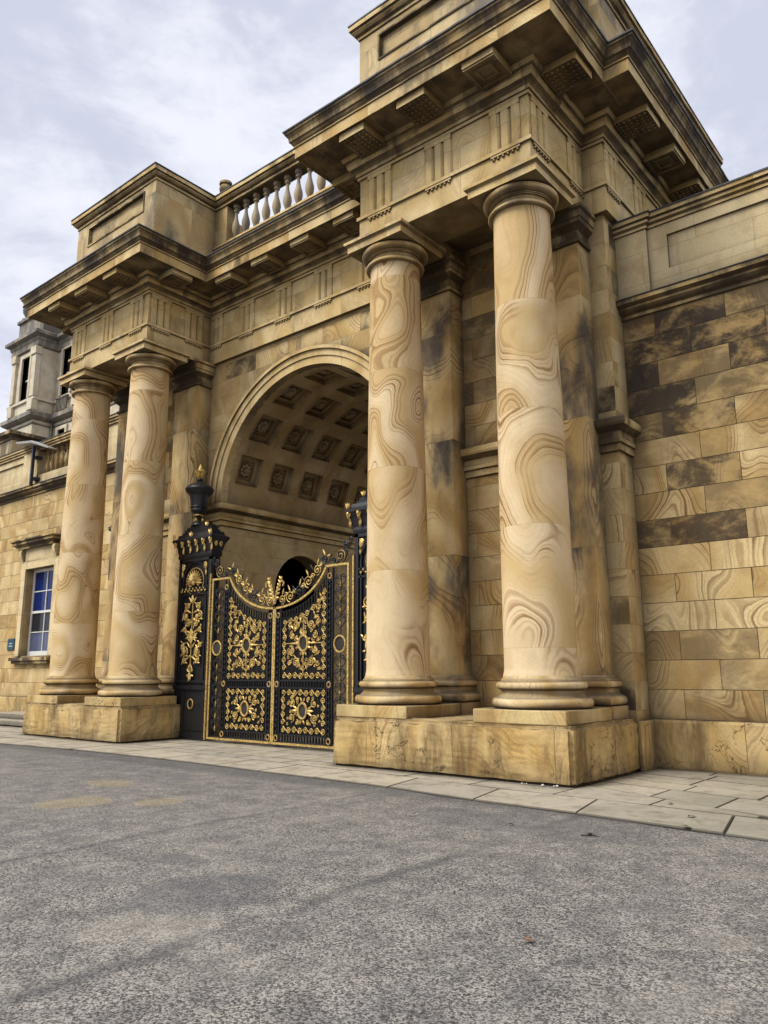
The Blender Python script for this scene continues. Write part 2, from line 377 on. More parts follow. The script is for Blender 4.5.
    def build(s, name, mat, parent=None, loc=(0,0,0), bevel=0.0, clean=True):
        me = bpy.data.meshes.new(name); me.from_pydata(s.v, [], s.f); me.update()
        me.polygons.foreach_set('use_smooth', s.sm)
        if any(a is not None for a in s.fa):
            for k, nm in enumerate(('bid', 'soot')):
                at = me.attributes.new(nm, 'FLOAT', 'FACE')
                at.data.foreach_set('value', [(a[k] if a is not None else 0.0) for a in s.fa])
        if clean:
            bm = bmesh.new(); bm.from_mesh(me); bmesh.ops.remove_doubles(bm, verts=bm.verts, dist=1e-5)
            bmesh.ops.dissolve_degenerate(bm, edges=bm.edges, dist=1e-6)
            bmesh.ops.recalc_face_normals(bm, faces=bm.faces)
            for e in bm.edges:
                if len(e.link_faces) == 2 and e.calc_face_angle(0) > .6: e.smooth = False
            bm.to_mesh(me); bm.free()
        me.materials.append(mat)
        o = bpy.data.objects.new(name, me); COL.objects.link(o); o.location = loc
        if parent: o.parent = parent
        if bevel:
            b = o.modifiers.new('bevel', 'BEVEL'); b.width = bevel; b.segments = 2; b.limit_method = 'ANGLE'; b.angle_limit = .6
        return o

def tag(o, label=None, cat=None, group=None, kind=None):
    if label: o['label'] = label
    if cat: o['category'] = cat
    if group: o['group'] = group
    if kind: o['kind'] = kind
    return o
def empty(name, loc=(0,0,0), parent=None):
    o = bpy.data.objects.new(name, None); COL.objects.link(o); o.location = loc; o.empty_display_size = .2
    if parent: o.parent = parent
    return o
def dup(o, loc, parent=None, rz=0.0, name=None):
    c = o.copy(); COL.objects.link(c); c.location = loc; c.rotation_euler = (0, 0, rz)
    if parent is not None: c.parent = parent
    for ch in list(o.children):
        d = ch.copy(); COL.objects.link(d); d.parent = c
    return c

# ------------------------------------------------------------------ dimensions
A, B = 4.17, 7.02          # column axes
YW = 1.62                   # front wall plane
XM = 7.85                   # main body half width
DEP = 9.0
ZP, ZQ = .84, 1.044         # pedestal top, plinth top
ZA = 9.96                   # architrave underside
RA, ZS = 3.0, 5.97          # arch radius and spring

house = empty('gatehouse', (0, YW, 0))
tag(house, 'monumental banded sandstone gatehouse with paired columns and a coffered archway', 'gatehouse')
H = empty('x'); bpy.data.objects.remove(H)
def hp(mb, name, mat, parent=None, bevel=0.0, label=None):
    """part of the gatehouse: world coordinates, parented to the gatehouse empty or to a part"""
    par = parent or house
    o = mb.build(name, MT[mat], None, bevel=bevel)
    o.parent = par
    if parent is None: o.location = (0, -YW, 0)
    if label: o['label'] = label
    return o

def arc(cx, cz, r, a0, a1, n):
    return [(cx + r*math.cos(a0 + (a1-a0)*i/n), cz + r*math.sin(a0 + (a1-a0)*i/n)) for i in range(n+1)]

# --- wall: front and back slabs with the arch, plus sides
mb = MB()
poly = [(-XM, 0), (-RA, 0)] + arc(0, ZS, RA, PI, 0, 40) + [(RA, 0), (XM, 0), (XM, 11.5), (-XM, 11.5)]
mb.prism(poly, 'y', YW, 1.78)
mb.prism(poly, 'y', DEP-.16, DEP)
mb.box(-XM, -XM+.4, 1.78, DEP-.16, 0, 11.5); mb.box(XM-.4, XM, 1.78, DEP-.16, 0, 11.5)
wall = hp(mb, 'wall', 'wallb')
# base course
mb = MB()
for sx in (-1, 1):
    pth = [(sx*7.86, YW), (sx*XM, YW), (sx*XM, DEP)]
for xs in ((7.88, 7.96), (-7.96, -7.88)): hp(MB().box(xs[0], xs[1], 1.53, DEP, 0, .8), 'base_course', 'pedestal', bevel=.02)
# passage side walls with arched side doors
for sx in (-1, 1):
    mb = MB()
    yc, zc, r = 4.62, 3.83, 1.07
    poly = [(1.78, 0), (yc-r, 0)] + [(p[0], p[1]) for p in arc(yc, zc, r, PI, 0, 24)] + [(yc+r, 0), (DEP-.16, 0), (DEP-.16, ZS), (1.78, ZS)]
    mb.prism(poly, 'x', sx*RA, sx*(RA+.55))
    hp(mb, 'passage_wall', 'inner')
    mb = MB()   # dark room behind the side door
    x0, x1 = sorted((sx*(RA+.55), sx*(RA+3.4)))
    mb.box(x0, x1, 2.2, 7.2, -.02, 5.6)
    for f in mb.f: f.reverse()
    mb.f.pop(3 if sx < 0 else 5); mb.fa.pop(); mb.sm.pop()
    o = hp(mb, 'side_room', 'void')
# archivolt
mb = MB()
for y0, y1, r0, r1 in ((1.55, 1.79, RA-.002, RA+.2), (1.52, 1.63, RA+.2, RA+.36), (1.47, 1.63, RA+.36, RA+.44)):
    pin = arc(0, ZS, r0, PI, 0, 56); pout = arc(0, ZS, r1, 0, PI, 56)
    mb.prism(pin + pout, 'y', y0, y1)
hp(mb, 'arch_moulding', 'trim')
# impost / string course at springing level, running round the building
imp = [(0,5.36),(.05,5.38),(.05,5.50),(.09,5.52),(.10,5.58),(.07,5.62),(.07,5.72),(.13,5.76),(.20,5.80),(.22,5.84),(.22,5.92),(.19,5.95),(0,5.95)]
for pth in ([(-3.67, YW), (-RA, YW), (-RA, DEP)], [(RA, DEP), (RA, YW), (3.67, YW)], [(-6.52, YW), (-4.67, YW)], [(4.67, YW), (6.52, YW)],
            [(7.52, YW), (XM, YW), (XM, 2.3)], [(-XM, 2.3), (-XM, YW), (-7.52, YW)]):
    hp(MB().sweep(pth, imp, worn=.012), 'impost_band', 'darktrim' if abs(pth[0][0]) > 6.6 else 'impost')

# --- coffered vault
def cyl(y, th, r):  # th degrees from -x side
    a = math.radians(180 - th); return (r*math.cos(a), y, ZS + r*math.sin(a))
mb = MB()
Y0, DY, T0, DT = 1.76, 1.18, 7.4, 23.6
def patch(y0, y1, t0, t1, r, n=3):
    for k in range(n):
        a, b_ = t0 + (t1-t0)*k/n, t0 + (t1-t0)*(k+1)/n
        mb.add([cyl(y0,a,r), cyl(y1,a,r), cyl(y1,b_,r), cyl(y0,b_,r)], [(0,1,2,3)])
patch(Y0, DEP-.1, 0, T0, RA, 2); patch(Y0, DEP-.1, 180-T0, 180, RA, 2)
ros = []
for i in range(6):
    for j in range(7):
        y0, t0 = Y0+i*DY, T0+j*DT; yc, tc = y0+DY/2, t0+DT/2
        hy, ht, iy, it = .37, 7.4, .25, 5.0
        patch(y0, yc-hy, t0, t0+DT, RA, 4); patch(yc+hy, y0+DY, t0, t0+DT, RA, 4)
        patch(yc-hy, yc+hy, t0, tc-ht, RA, 2); patch(yc-hy, yc+hy, tc+ht, t0+DT, RA, 2)
        def ring(h1, a1, r1, r2):
            q = [(yc-h1, tc-a1), (yc+h1, tc-a1), (yc+h1, tc+a1), (yc-h1, tc+a1)]
            vs = [cyl(*p, r1) for p in q] + [cyl(*p, r2) for p in q]
            mb.add(vs, [(k, (k+1) % 4, 4+(k+1) % 4, 4+k) for k in range(4)])
        ring(hy, ht, RA-.02, RA+.13)
        R1 = RA+.13
        mb.add([cyl(yc-hy,tc-ht,R1),cyl(yc+hy,tc-ht,R1),cyl(yc+hy,tc+ht,R1),cyl(yc-hy,tc+ht,R1),
                cyl(yc-iy,tc-it,R1),cyl(yc+iy,tc-it,R1),cyl(yc+iy,tc+it,R1),cyl(yc-iy,tc+it,R1)], [(0,1,5,4),(1,2,6,5),(2,3,7,6),(3,0,4,7)])
        ring(iy, it, R1, RA+.20)
        patch(yc-iy, yc+iy, tc-it, tc+it, RA+.20, 1)
        ros.append((yc, tc))
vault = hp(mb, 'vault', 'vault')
mb = MB()
for k in range(8):
    a = k*PI/4
    mb.ball((.13*math.cos(a), .13*math.sin(a), .04), .065, .065, .05, 8, 5)
for k in range(5):
    a = k*2*PI/5; mb.ball((.05*math.cos(a), .05*math.sin(a), .075), .04, .04, .04, 7, 4)
mb.ball((0,0,.10), .035, seg=7, rings=4)
mb.tube([(.205*math.cos(2*PI*i/20), .205*math.sin(2*PI*i/20), .02) for i in range(20)], .022, 5, True)
rme = None
for yc, tc in ros:
    if rme is None:
        o = mb.build('rosette', MT['rosette']); rme = o
    else: o = rme.copy(); COL.objects.link(o)
    o.parent = vault
    a = math.radians(180-tc); p = cyl(yc, tc, RA+.20); inward = Vector((-math.cos(a), 0, -math.sin(a)))
    yv = Vector((0,1,0)); xv = yv.cross(inward)
    o.matrix_local = Matrix(((xv.x, yv.x, inward.x, p[0]), (xv.y, yv.y, inward.y, p[1]), (xv.z, yv.z, inward.z, p[2]), (0,0,0,1)))

# --- roof slab
mb = MB(); mb.box(-7.9, 7.9, 1.7, DEP, 11.5, 12.3); hp(mb, 'roof', 'lead')

# --- pedestals
def roughen(o, amp, cuts, seed=0):
    bm = bmesh.new(); bm.from_mesh(o.data)
    bmesh.ops.subdivide_edges(bm, edges=bm.edges, cuts=cuts, use_grid_fill=True)
    bm.normal_update()
    for v in bm.verts:
        p = v.co
        n1 = mnoise.noise(p*2.3 + Vector((seed, 0, 0))); n2 = mnoise.noise(p*7.0 + Vector((0, seed, 0)))
        d = amp*(n1*.5 + n2*.45 + .4*mnoise.noise(p*16.0)) - (.03*max(0, n2-.25) if v.co.z < .6 else 0)
        if v.co.z > .02: v.co += v.normal*d
    for f in bm.faces: f.smooth = True
    bm.to_mesh(o.data); bm.free()
for s in (-1, 1):
    mb = MB(); xs = sorted((s*3.33, s*7.89)); mb.box(xs[0], xs[1], -.825, YW+.01, 0, ZP)
    o = hp(mb, 'pedestal', 'pedestal')
    bm = bmesh.new(); bm.from_mesh(o.data)
    bmesh.ops.bevel(bm, geom=bm.edges[:], offset=.06, segments=3, affect='EDGES'); bm.to_mesh(o.data); bm.free()
    roughen(o, .03, 34, s*3)

# --- columns
def make_column(x):
    c = empty('column', (x, -YW, 0), house)
    mb = MB(); mb.box(-.78, .78, -.78, .78, ZP-.005, ZQ); o = mb.build('plinth', MT['plinth'], c, bevel=.018)
    pr = [(.60, ZQ-.01), (.70, ZQ)]
    pr += [(.70+.075*math.sin(PI*i/10), ZQ+.083-.083*math.cos(PI*i/10)) for i in range(1, 10)]
    pr += [(.68, 1.21), (.665, 1.225), (.635, 1.25), (.62, 1.28), (.625, 1.31), (.645, 1.325)]
    pr += [(.645+.055*math.sin(PI*i/8), 1.385-.06*math.cos(PI*i/8)) for i in range(1, 8)]
    pr += [(.63, 1.445), (.63, 1.475), (.605, 1.49), (.59, 1.53)]
    mb = MB(); mb.lathe(pr, seg=72); mb.build('base', MT['capital'], c)
    pr = [(.59, 1.53), (.575, 1.60)]
    for i in range(21):
        t_ = i/20; z = 1.65 + t_*(9.30-1.65); pr.append((.568 - .079*(t_**1.7), z))
    pr += [(.492, 9.34), (.50, 9.37)]
    mb = MB(); mb.lathe(pr, seg=72, cap=False); mb.build('shaft', MT['column'], c)
    pr = [(.50, 9.37), (.55, 9.375)] + [(.545+.035*math.sin(PI*i/6), 9.415-.035*math.cos(PI*i/6)) for i in range(1, 6)]
    pr += [(.535, 9.455), (.53, 9.475), (.50, 9.485), (.495, 9.53), (.50, 9.56), (.53, 9.565), (.53, 9.58), (.55, 9.585), (.55, 9.60)]
    pr += [(.55+.11*math.sin(PI/2*i/8), 9.60+.10*(1-math.cos(PI/2*i/8))) for i in range(1, 9)] + [(.64, 9.725), (.60, 9.74)]
    mb = MB(); mb.lathe(pr, seg=72); mb.build('capital', MT['capital'], c)
    q = [(-.67,-.67),(.67,-.67),(.67,.67),(-.67,.67)]
    mb = MB(); mb.sweep(q, [(-.67, 9.735), (0, 9.735), (.0, 9.86), (.02, 9.88), (.055, 9.90), (.06, 9.955), (-.67, 9.955)], closed_path=True)
    mb.build('abacus', MT['trim'], c)
    return c
cols = [make_column(x) for x in (-B, -A, A, B)]
# --- pilasters (shaft, base, capital)
def make_pilaster(x):
    p = empty('pilaster', (x, -YW, 0), house)
    hw, y0 = .5, 1.16
    mb = MB(); mb.box(-hw, hw, y0, YW+.01, 1.53, 9.30); mb.build('shaft', MT['pilaster'], p, bevel=.008)
    path = [(-hw, YW), (-hw, y0), (hw, y0), (hw, YW)]
    pr = [(.20, ZP-.005), (.20, ZQ-.002), (.13, ZQ)]
    pr += [(.13+.065*math.sin(PI*i/8), ZQ+.083-.083*math.cos(PI*i/8)) for i in range(1, 8)]
    pr += [(.11, 1.22), (.07, 1.26), (.07, 1.30), (.085, 1.325)] + [(.085+.05*math.sin(PI*i/6), 1.385-.06*math.cos(PI*i/6)) for i in range(1, 6)]
    pr += [(.07, 1.445), (.07, 1.475), (.03, 1.49), (0, 1.53)]
    mb = MB(); mb.sweep(path, pr, smooth=True); mb.build('base', MT['capital'], p)
    pr = [(-.01, 9.30), (.05, 9.305), (.06, 9.34), (.05, 9.375), (.01, 9.38), (0, 9.40), (0, 9.56), (.02, 9.58), (.04, 9.60), (.11, 9.66), (.13, 9.72), (.15, 9.73), (.15, 9.86), (.19, 9.90), (.19, 9.955), (-.2, 9.955)]
    mb = MB(); mb.sweep(path, pr); mb.build('capital', MT['darktrim'], p)
    return p
for x in (-B, -A, A, B): make_pilaster(x)

# --- ashlar blocks between the pilasters (right pair seen closely) with real joints
def bond(mb, u0, u1, z0, rows, rh, bw, phase, face, axis='y', sootf=None, holes=(), depth=.007, gap=.0016, seed=1):
    rnd = random.Random(seed)
    for r in range(rows):
        za, zb = z0 + r*rh, z0 + (r+1)*rh
        k0 = math.floor((u0 - phase)/bw) - 1
        x = phase + k0*bw + (bw/2 if r % 2 else 0)
        while x < u1:
            xa, xb = max(x, u0), min(x+bw, u1); x += bw
            if xb - xa < .02: continue
            segs = [(xa, xb, za, zb)]
            for (ha, hb, hz0, hz1) in holes:
                nx = []
                for (p, q, s0, s1) in segs:
                    if q <= ha or p >= hb or s1 <= hz0 or s0 >= hz1: nx.append((p, q, s0, s1)); continue
                    if p < ha: nx.append((p, ha, s0, s1))
                    if q > hb: nx.append((hb, q, s0, s1))
                    if s0 < hz0: nx.append((max(p,ha), min(q,hb), s0, hz0))
                    if s1 > hz1: nx.append((max(p,ha), min(q,hb), hz1, s1))
                segs = nx
            bid = rnd.random(); so = sootf(xa, za, rnd) if sootf else 0
            jit = rnd.uniform(0, .003)
            for (p, q, s0, s1) in segs:
                if q-p < .02 or s1-s0 < .02: continue
                g = gap; c = .005
                f1 = face - depth - jit
                vs = [(p+g, face, s0+g), (q-g, face, s0+g), (q-g, face, s1-g), (p+g, face, s1-g),
                      (p+g+c, f1, s0+g+c), (q-g-c, f1, s0+g+c), (q-g-c, f1, s1-g-c), (p+g+c, f1, s1-g-c)]
                mb.add(vs, [(4,5,6,7), (0,1,5,4), (1,2,6,5), (2,3,7,6), (3,0,4,7)], (bid, so))
def soot_back(x, z, rnd):
    if z > 6: return rnd.choice((0, .35, .5, .7, .75))
    return rnd.choice((0, 0, .15, .3)) if z < 2.5 else rnd.choice((0, 0, .1, .2))
for s in (-1, 1):
    mb = MB(); xs = sorted((s*4.67, s*6.52))
    bond(mb, xs[0], xs[1], .96, 9, .469, 1.22, 4.9, YW, sootf=soot_back, seed=5+s)
    hp(mb, 'ashlar_facing', 'wallattr'); mb = MB()
    bond(mb, xs[0], xs[1], 5.96, 9, .469, 1.22, 4.9, YW, sootf=soot_back, seed=9+s)
    hp(mb, 'ashlar_facing', 'wallattr')

# --- entablature
EX, EI, EM, EY, EYM = 7.52, 3.67, 7.97, -.5, 1.52
path = [(-EM, DEP), (-EM, EYM), (-EX, EYM), (-EX, EY), (-EI, EY), (-EI, EYM), (EI, EYM), (EI, EY), (EX, EY), (EX, EYM), (EM, EYM), (EM, DEP)]
mb = MB()
mb.sweep(path, [(0, ZA), (0, 10.45), (.02, 10.455), (.045, 10.46), (.045, 10.53), (-.02, 10.53)])
for s in (-1, 1):
    def bx(xa, xb, *r):
        xs = sorted((s*xa, s*xb)); mb.box(xs[0], xs[1], *r)
    bx(EI+.004, EX-.004, EY+.004, .5, ZA, 10.5); bx(EI+.004, 4.66, .5, YW, ZA, 10.5); bx(6.52, EX-.004, .5, YW, ZA, 10.5)
    bx(4.66, 6.52, .5, YW, 10.34, 10.5)
    bx(EX, EM-.004, EYM+.004, 1.9, ZA, 10.5); bx(EM-.3, EM-.004, 1.9, DEP, ZA, 10.5)
mb.box(-EI, EI, EYM+.004, 1.9, ZA, 10.5)
archi = hp(mb, 'architrave', 'trim')
mb = MB()
mb.sweep(path, [(-.01, 10.50), (-.01, 11.36), (.03, 11.365), (.03, 11.43), (-.1, 11.43)])
frieze = hp(mb, 'frieze', 'trim')
mb = MB()
bed = [(.0, 11.42), (.06, 11.43), (.06, 11.50), (.10, 11.54), (.16, 11.58), (.19, 11.64), (.19, 11.72), (.24, 11.74), (.27, 11.82)]
cor = [(.27, 11.82), (.90, 11.825), (.90, 11.80), (.93, 11.80), (.93, 12.03), (.955, 12.04), (.955, 12.07), (.98, 12.10), (1.0, 12.13), (1.03, 12.16), (1.03, 12.19), (1.04, 12.24), (1.07, 12.29), (1.095, 12.32), (1.095, 12.365), (.2, 12.40), (-.6, 12.42)]
mb.sweep(path, bed + cor, worn=.016)
cornice = hp(mb, 'cornice', 'cornice')
mb = MB()
mb.sweep(path, [(1.06, 12.366), (1.12, 12.366), (1.125, 12.395), (.6, 12.415), (.2, 12.425), (.2, 12.38)], closed_prof=True, worn=.01)
hp(mb, 'lead_flashing', 'lead')

# triglyph (front faces -y), origin at frieze face centre
def make_triglyph():
    mb = MB(); w = .30; d = .035
    pts = [(-w, 0)]
    pts += [(-w, -d*.3), (-w+.035, -d)]
    for c in (-.105, .105):
        pts += [(c-.045, -d), (c, .002), (c+.045, -d)]
    pts += [(w-.035, -d), (w, -d*.3), (w, 0)]
    mb.prism(pts, 'z', 10.532, 11.27)
    mb.box(-w, w, -.04, 0, 11.27, 11.36)
    return mb
def make_guttae():
    mb = MB(); mb.box(-.29, .29, -.035, 0, 10.415, 10.449)
    for k in range(6):
        x = -.24 + k*.096
        mb.lathe([(.026, 0), (.016, .05)], x, -.014, 8, cz=10.365)
    return mb
def make_mutule(pegs, span):
    mb = MB(); w = .31
    mb.box(-w, w, -.86, -.22, 11.69, 11.826)
    if pegs:
        mb.box(-w, w, -.86, -.83, 11.665, 11.691); mb.box(-w, w, -.24, -.22, 11.665, 11.691)
        for i in range(6):
            for j in range(6):
                mb.lathe([(.028, 0), (.020, .035)], -.25 + i*.1, -.79 + j*.1, 6, cz=11.657)
    else:
        for (p, q) in ((.31, 0), (.17, .0)):
            h = .03 if p > .2 else .025; m = .05
            yc = -.54
            for bxx in ((-p, p, yc-p*.95, yc-p*.95+m), (-p, p, yc+p*.95-m, yc+p*.95), (-p, -p+m, yc-p*.95+m, yc+p*.95-m), (p-m, p, yc-p*.95+m, yc+p*.95-m)):
                mb.box(*bxx, 11.69-h, 11.6902)
    return mb
tri0 = make_triglyph().build('triglyph', MT['trim'], frieze)
gut0 = make_guttae().build('guttae', MT['trim'], archi)
mutA = make_mutule(True, 0).build('mutule', MT['mutule'], cornice); mutB = make_mutule(False, 0).build('mutule', MT['mutule'], cornice)
used = {}
def put(o, x, y, rz, par):
    if o.name not in used: used[o.name] = 1; c = o
    else: c = o.copy(); COL.objects.link(c); c.parent = par
    c.location = (x, y, 0); c.rotation_euler = (0, 0, rz)
front = [(s*x, EY) for s in (-1, 1) for x in (4.2, 5.62, 7.05)] + [(x, EYM) for x in (-3.44, -2.13, -.71, .71, 2.13, 3.44)]
mi = 0
for x, y in front:
    put(tri0, x, y+.01, 0, frieze); put(gut0, x, y, 0, archi)
    if abs(x) != 3.44:
        mi += 1; grid = (x, y) in ((4.2, EY), (5.62, EY)) or (y == EY and x < 0 and mi == 1)
        put(mutA if grid else mutB, x, y, 0, cornice)
for s in (-1, 1):
    rz = s*PI/2
    for x, ys in ((EX, (-.12, 1.25)), (EM, (1.87, 3.29, 4.71, 6.13))):
        for i, y in enumerate(ys):
            put(tri0, s*(x-.01), y, rz, frieze); put(gut0, s*x, y, rz, archi)
            if not (x == EX and i == 1):
                put(mutB if y == 3.29 else mutA, s*x, y+.05, rz, cornice)
    for y in (-.12, .95):   # returns facing the archway
        put(tri0, s*(EI+.01), y, -rz, frieze); put(gut0, s*EI, y, -rz, archi)
    put(mutB, s*EI, -.1, -rz, cornice)

# --- attic blocks, balustrade, coping rail
apath = [(-8.1, DEP), (-8.1, 1.45), (-7.65, 1.45), (-7.65, -.5), (-3.66, -.5), (-3.66, 1.5), (3.66, 1.5), (3.66, -.5), (7.65, -.5), (7.65, 1.45), (8.1, 1.45), (8.1, DEP)]
for s in (-1, 1):
    mb = MB()
    def bx(xa, xb, *r):
        xs = sorted((s*xa, s*xb)); mb.box(xs[0], xs[1], *r)
    x0, x1, z0, z1 = 4.17, 7.05, 13.93, 14.55
    # front with recessed panel
    bx(3.66, x0, -.5, -.1, 12.3, 14.72); bx(x1, 7.65, -.5, -.1, 12.3, 14.72); bx(x0, x1, -.5, -.1, 12.3, z0); bx(x0, x1, -.5, -.1, z1, 14.72)
    bx(x0, x1, -.42, -.1, z0, z1)
    bx(3.66, 7.65, -.1, 1.45, 12.3, 14.72); bx(3.66, 8.1, 1.45, DEP, 12.3, 14.72)
    bl = hp(mb, 'attic_block', 'attic')
    mb = MB()
    for (a, b_, c, d) in ((x0, x1, z0, z0+.04), (x0, x1, z1-.04, z1), (x0, x0+.04, z0+.04, z1-.04), (x1-.04, x1, z0+.04, z1-.04)):
        xs = sorted((s*a, s*b_)); mb.box(xs[0], xs[1], -.525, -.42, c, d)
    hp(mb, 'panel_frame', 'darktrim', parent=bl)
    mb = MB()
    pth = [(s*3.66, 1.2), (s*3.66, -.5), (s*7.65, -.5), (s*7.65, 1.44)]
    if s < 0: pth = pth[::-1]
    mb.sweep(pth, [(0, 12.36), (.10, 12.36), (.10, 12.62), (.06, 12.68), (0, 12.70)])
    hp(mb, 'block_foot', 'attic', parent=bl)
mb = MB()
cap = [(-.42, 14.680), (.0, 14.680), (.03, 14.700), (.03, 14.760), (.08, 14.800), (.12, 14.850), (.12, 14.880), (.17, 14.900), (.17, 15.000), (.14, 15.030), (-.42, 15.050)]
mb.sweep(apath, cap, closed_prof=True, worn=.014)
hp(mb, 'coping', 'cornice')
mb = MB(); mb.sweep(apath, [(.155, 15.020), (.185, 15.020), (.185, 15.050), (-.40, 15.075), (-.40, 15.055)], closed_prof=True)
hp(mb, 'coping_flashing', 'lead')
bal = empty('balustrade', (0, 0, 0), house); bal.location = (0, -YW, 0)
mb = MB(); mb.box(-3.66, 3.66, 1.47, 1.92, 12.36, 13.44); mb.box(-3.66, 3.66, 1.44, 1.95, 13.44, 13.5)
for s in (-1, 1):
    xs = sorted((s*3.14, s*3.66)); mb.box(xs[0], xs[1], 1.51, 1.87, 13.5, 14.69)
mb.build('balustrade_base', MT['trim'], bal)
mb = MB()
pr = [(.11,0),(.11,.09),(.075,.10),(.06,.14),(.085,.17),(.06,.19),(.075,.24),(.115,.34),(.135,.45),(.125,.55),(.085,.68),(.055,.80),(.048,.90),(.055,.96),(.09,.98),(.09,1.01),(.06,1.03),(.065,1.07),(.11,1.10),(.115,1.20)]
mb.lathe(pr, seg=16)
b0 = mb.build('baluster', MT['baluster'], bal); b0.scale = (.9, .9, 1); b0.location = (-2.94, 1.69, 13.495)
for k in range(1, 15):
    o = b0.copy(); COL.objects.link(o); o.parent = bal; o.location = (-2.94 + k*.42, 1.69, 13.495)
mb = MB(); mb.lathe([(.12,0),(.12,.05),(.05,.08),(.05,.14),(.13,.24),(.15,.32),(.12,.38),(.15,.40),(.15,.44),(.02,.47)], seg=16)
o = hp(mb, 'roof_finial', 'darktrim'); o.location = (-3.6, 1.78-YW, 15.0); o.scale = (1.25, 1.25, 1.7)

# ------------------------------------------------------------------ wing walls
def wing(name, s, label, xend, holes=()):
    w = empty(name, (s*XM, 2.2, 0)); tag(w, label, 'wall')
    def part(mb, nm, mat, bevel=0, parent=None):
        o = mb.build(nm, MT[mat], None, bevel=bevel)
        if parent: o.parent = parent
        else: o.parent = w; o.location = (-s*XM, -2.2, 0)
        return o
    def so(x, z, rnd):
        if s > 0:
            if z > 6.4: return rnd.choice((.6, .8, 1.0, 1.0))
            if z > 5.0: return rnd.choice((.3, .7, .95, 1.0, 1.0))
            if z > 3.6: return rnd.choice((0, .2, .5, .9, 1.0))
            if z > 2.2: return rnd.choice((0, 0, 0, .1, .3))
            return rnd.choice((.1, .35, .5))
        return rnd.choice((0, 0, .1, .2))
    xs = sorted((s*XM, s*xend))
    mb = MB(); bond(mb, xs[0], xs[1], .81, 15, .4815, 1.22, 8.45 if s > 0 else -8.45, 2.2, sootf=so, holes=holes, seed=21+s)
    part(mb, 'wall_face', 'wallattr')
    mb = MB()
    if not holes: mb.box(xs[0], xs[1], 2.202, 2.7, 0, 8.355)
    else:
        ha, hb, z0, z1 = holes[0]
        mb.box(xs[0], ha, 2.202, 2.7, 0, 8.3); mb.box(hb, xs[1], 2.202, 2.7, 0, 8.3); mb.box(ha, hb, 2.202, 2.7, 0, z0); mb.box(ha, hb, 2.202, 2.7, z1, 8.3)
    part(mb, 'wall_core', 'wallb')
    mb = MB(); pl = [(.8 if False else 0, 0)]
    path = [(xs[0], 2.2), (xs[1], 2.2)]
    mb.sweep(path, [(.12, 0), (.12, .76), (.09, .80), (.0, .81)])
    part(mb, 'plinth', 'pedestal', 0)
    mb = MB()
    mb.sweep(path, [(0, 7.98), (.05, 8.0), (.05, 8.06), (.12, 8.10), (.16, 8.14), (.16, 8.18), (.25, 8.22), (.25, 8.30), (.20, 8.34), (0, 8.38)], worn=.016)
    part(mb, 'cornice', 'darktrim')
    mb = MB(); mb.sweep(path, [(.21, 8.335), (.27, 8.305), (.27, 8.32), (.1, 8.375), (0, 8.385)]); part(mb, 'flashing', 'lead')
    return w, part
wr, part = wing('side_wall', 1, 'tall sandstone block wall with dark stained upper courses right of the gatehouse', 17.0)
# right parapet: recessed long panel and a projecting end pier, coping
mb = MB()
mb.box(XM, 8.45, 2.10, 2.7, 8.36, 9.68)
mb.box(8.45, 17, 2.16, 2.69, 8.36, 8.75); mb.box(8.45, 8.8, 2.16, 2.69, 8.75, 9.68); mb.box(8.8, 17, 2.16, 2.69, 9.42, 9.68); mb.box(8.8, 17, 2.21, 2.69, 8.75, 9.42)
part(mb, 'parapet', 'pale', .006)
mb = MB()
cp = [(.0, 9.64), (.03, 9.65), (.03, 9.70), (.07, 9.74), (.07, 9.79), (.11, 9.82), (.11, 9.90), (-.5, 9.93)]
mb.sweep([(XM, 2.10), (8.45, 2.10), (8.45, 2.16), (17, 2.16)], cp)
part(mb, 'coping', 'cornice')
mb = MB(); mb.sweep([(XM, 2.10), (8.45, 2.10), (8.45, 2.16), (17, 2.16)], [(.10, 9.90), (.13, 9.895), (.13, 9.925), (-.5, 9.955)]); part(mb, 'coping_flashing', 'lead')

WX0, WX1, WZ0, WZ1 = -14.55, -12.52, 2.2, 5.25
wl, part = wing('side_wall', -1, 'pale sandstone wall with a blue sash window left of the gatehouse', 27.0, holes=[(WX0, WX1, WZ0, WZ1)])
mb = MB()
mb.box(-27, -15.45, 2.16, 2.6, 8.36, 8.7); mb.box(-27, -15.45, 2.16, 2.6, 9.4, 9.68); mb.box(-27, -15.45, 2.22, 2.6, 8.7, 9.4)
for x0, x1 in ((-15.45, -14.35), (-11.3, -10.6), (-8.4, -XM)): mb.box(x0, x1, 2.10, 2.62, 8.36, 9.68)
mb.box(-14.35, -11.3, 2.16, 2.6, 8.36, 8.72); mb.box(-10.6, -8.4, 2.16, 2.6, 8.36, 9.68)
part(mb, 'parapet', 'pale', .006)
mb = MB(); mb.sweep([(-27, 2.13), (-XM, 2.13)], cp[:-1] + [(-.52, 9.93), (-.52, 9.64)], closed_prof=True); part(mb, 'coping', 'cornice')
mb = MB(); mb.sweep([(-27, 2.13), (-XM, 2.13)], [(.10, 9.90), (.13, 9.895), (.13, 9.925), (-.5, 9.955)]); part(mb, 'coping_flashing', 'lead')
mb = MB(); mb.lathe([(r*.8, z*.78) for r, z in pr], seg=12)
c0 = part(mb, 'baluster', 'capital'); c0.location = (-14.1 - (-XM), 2.38-2.2, 8.71)
for k in range(1, 9):
    o = c0.copy(); COL.objects.link(o); o.parent = wl; o.location = (-14.1 + XM + k*.34, .18, 8.71)
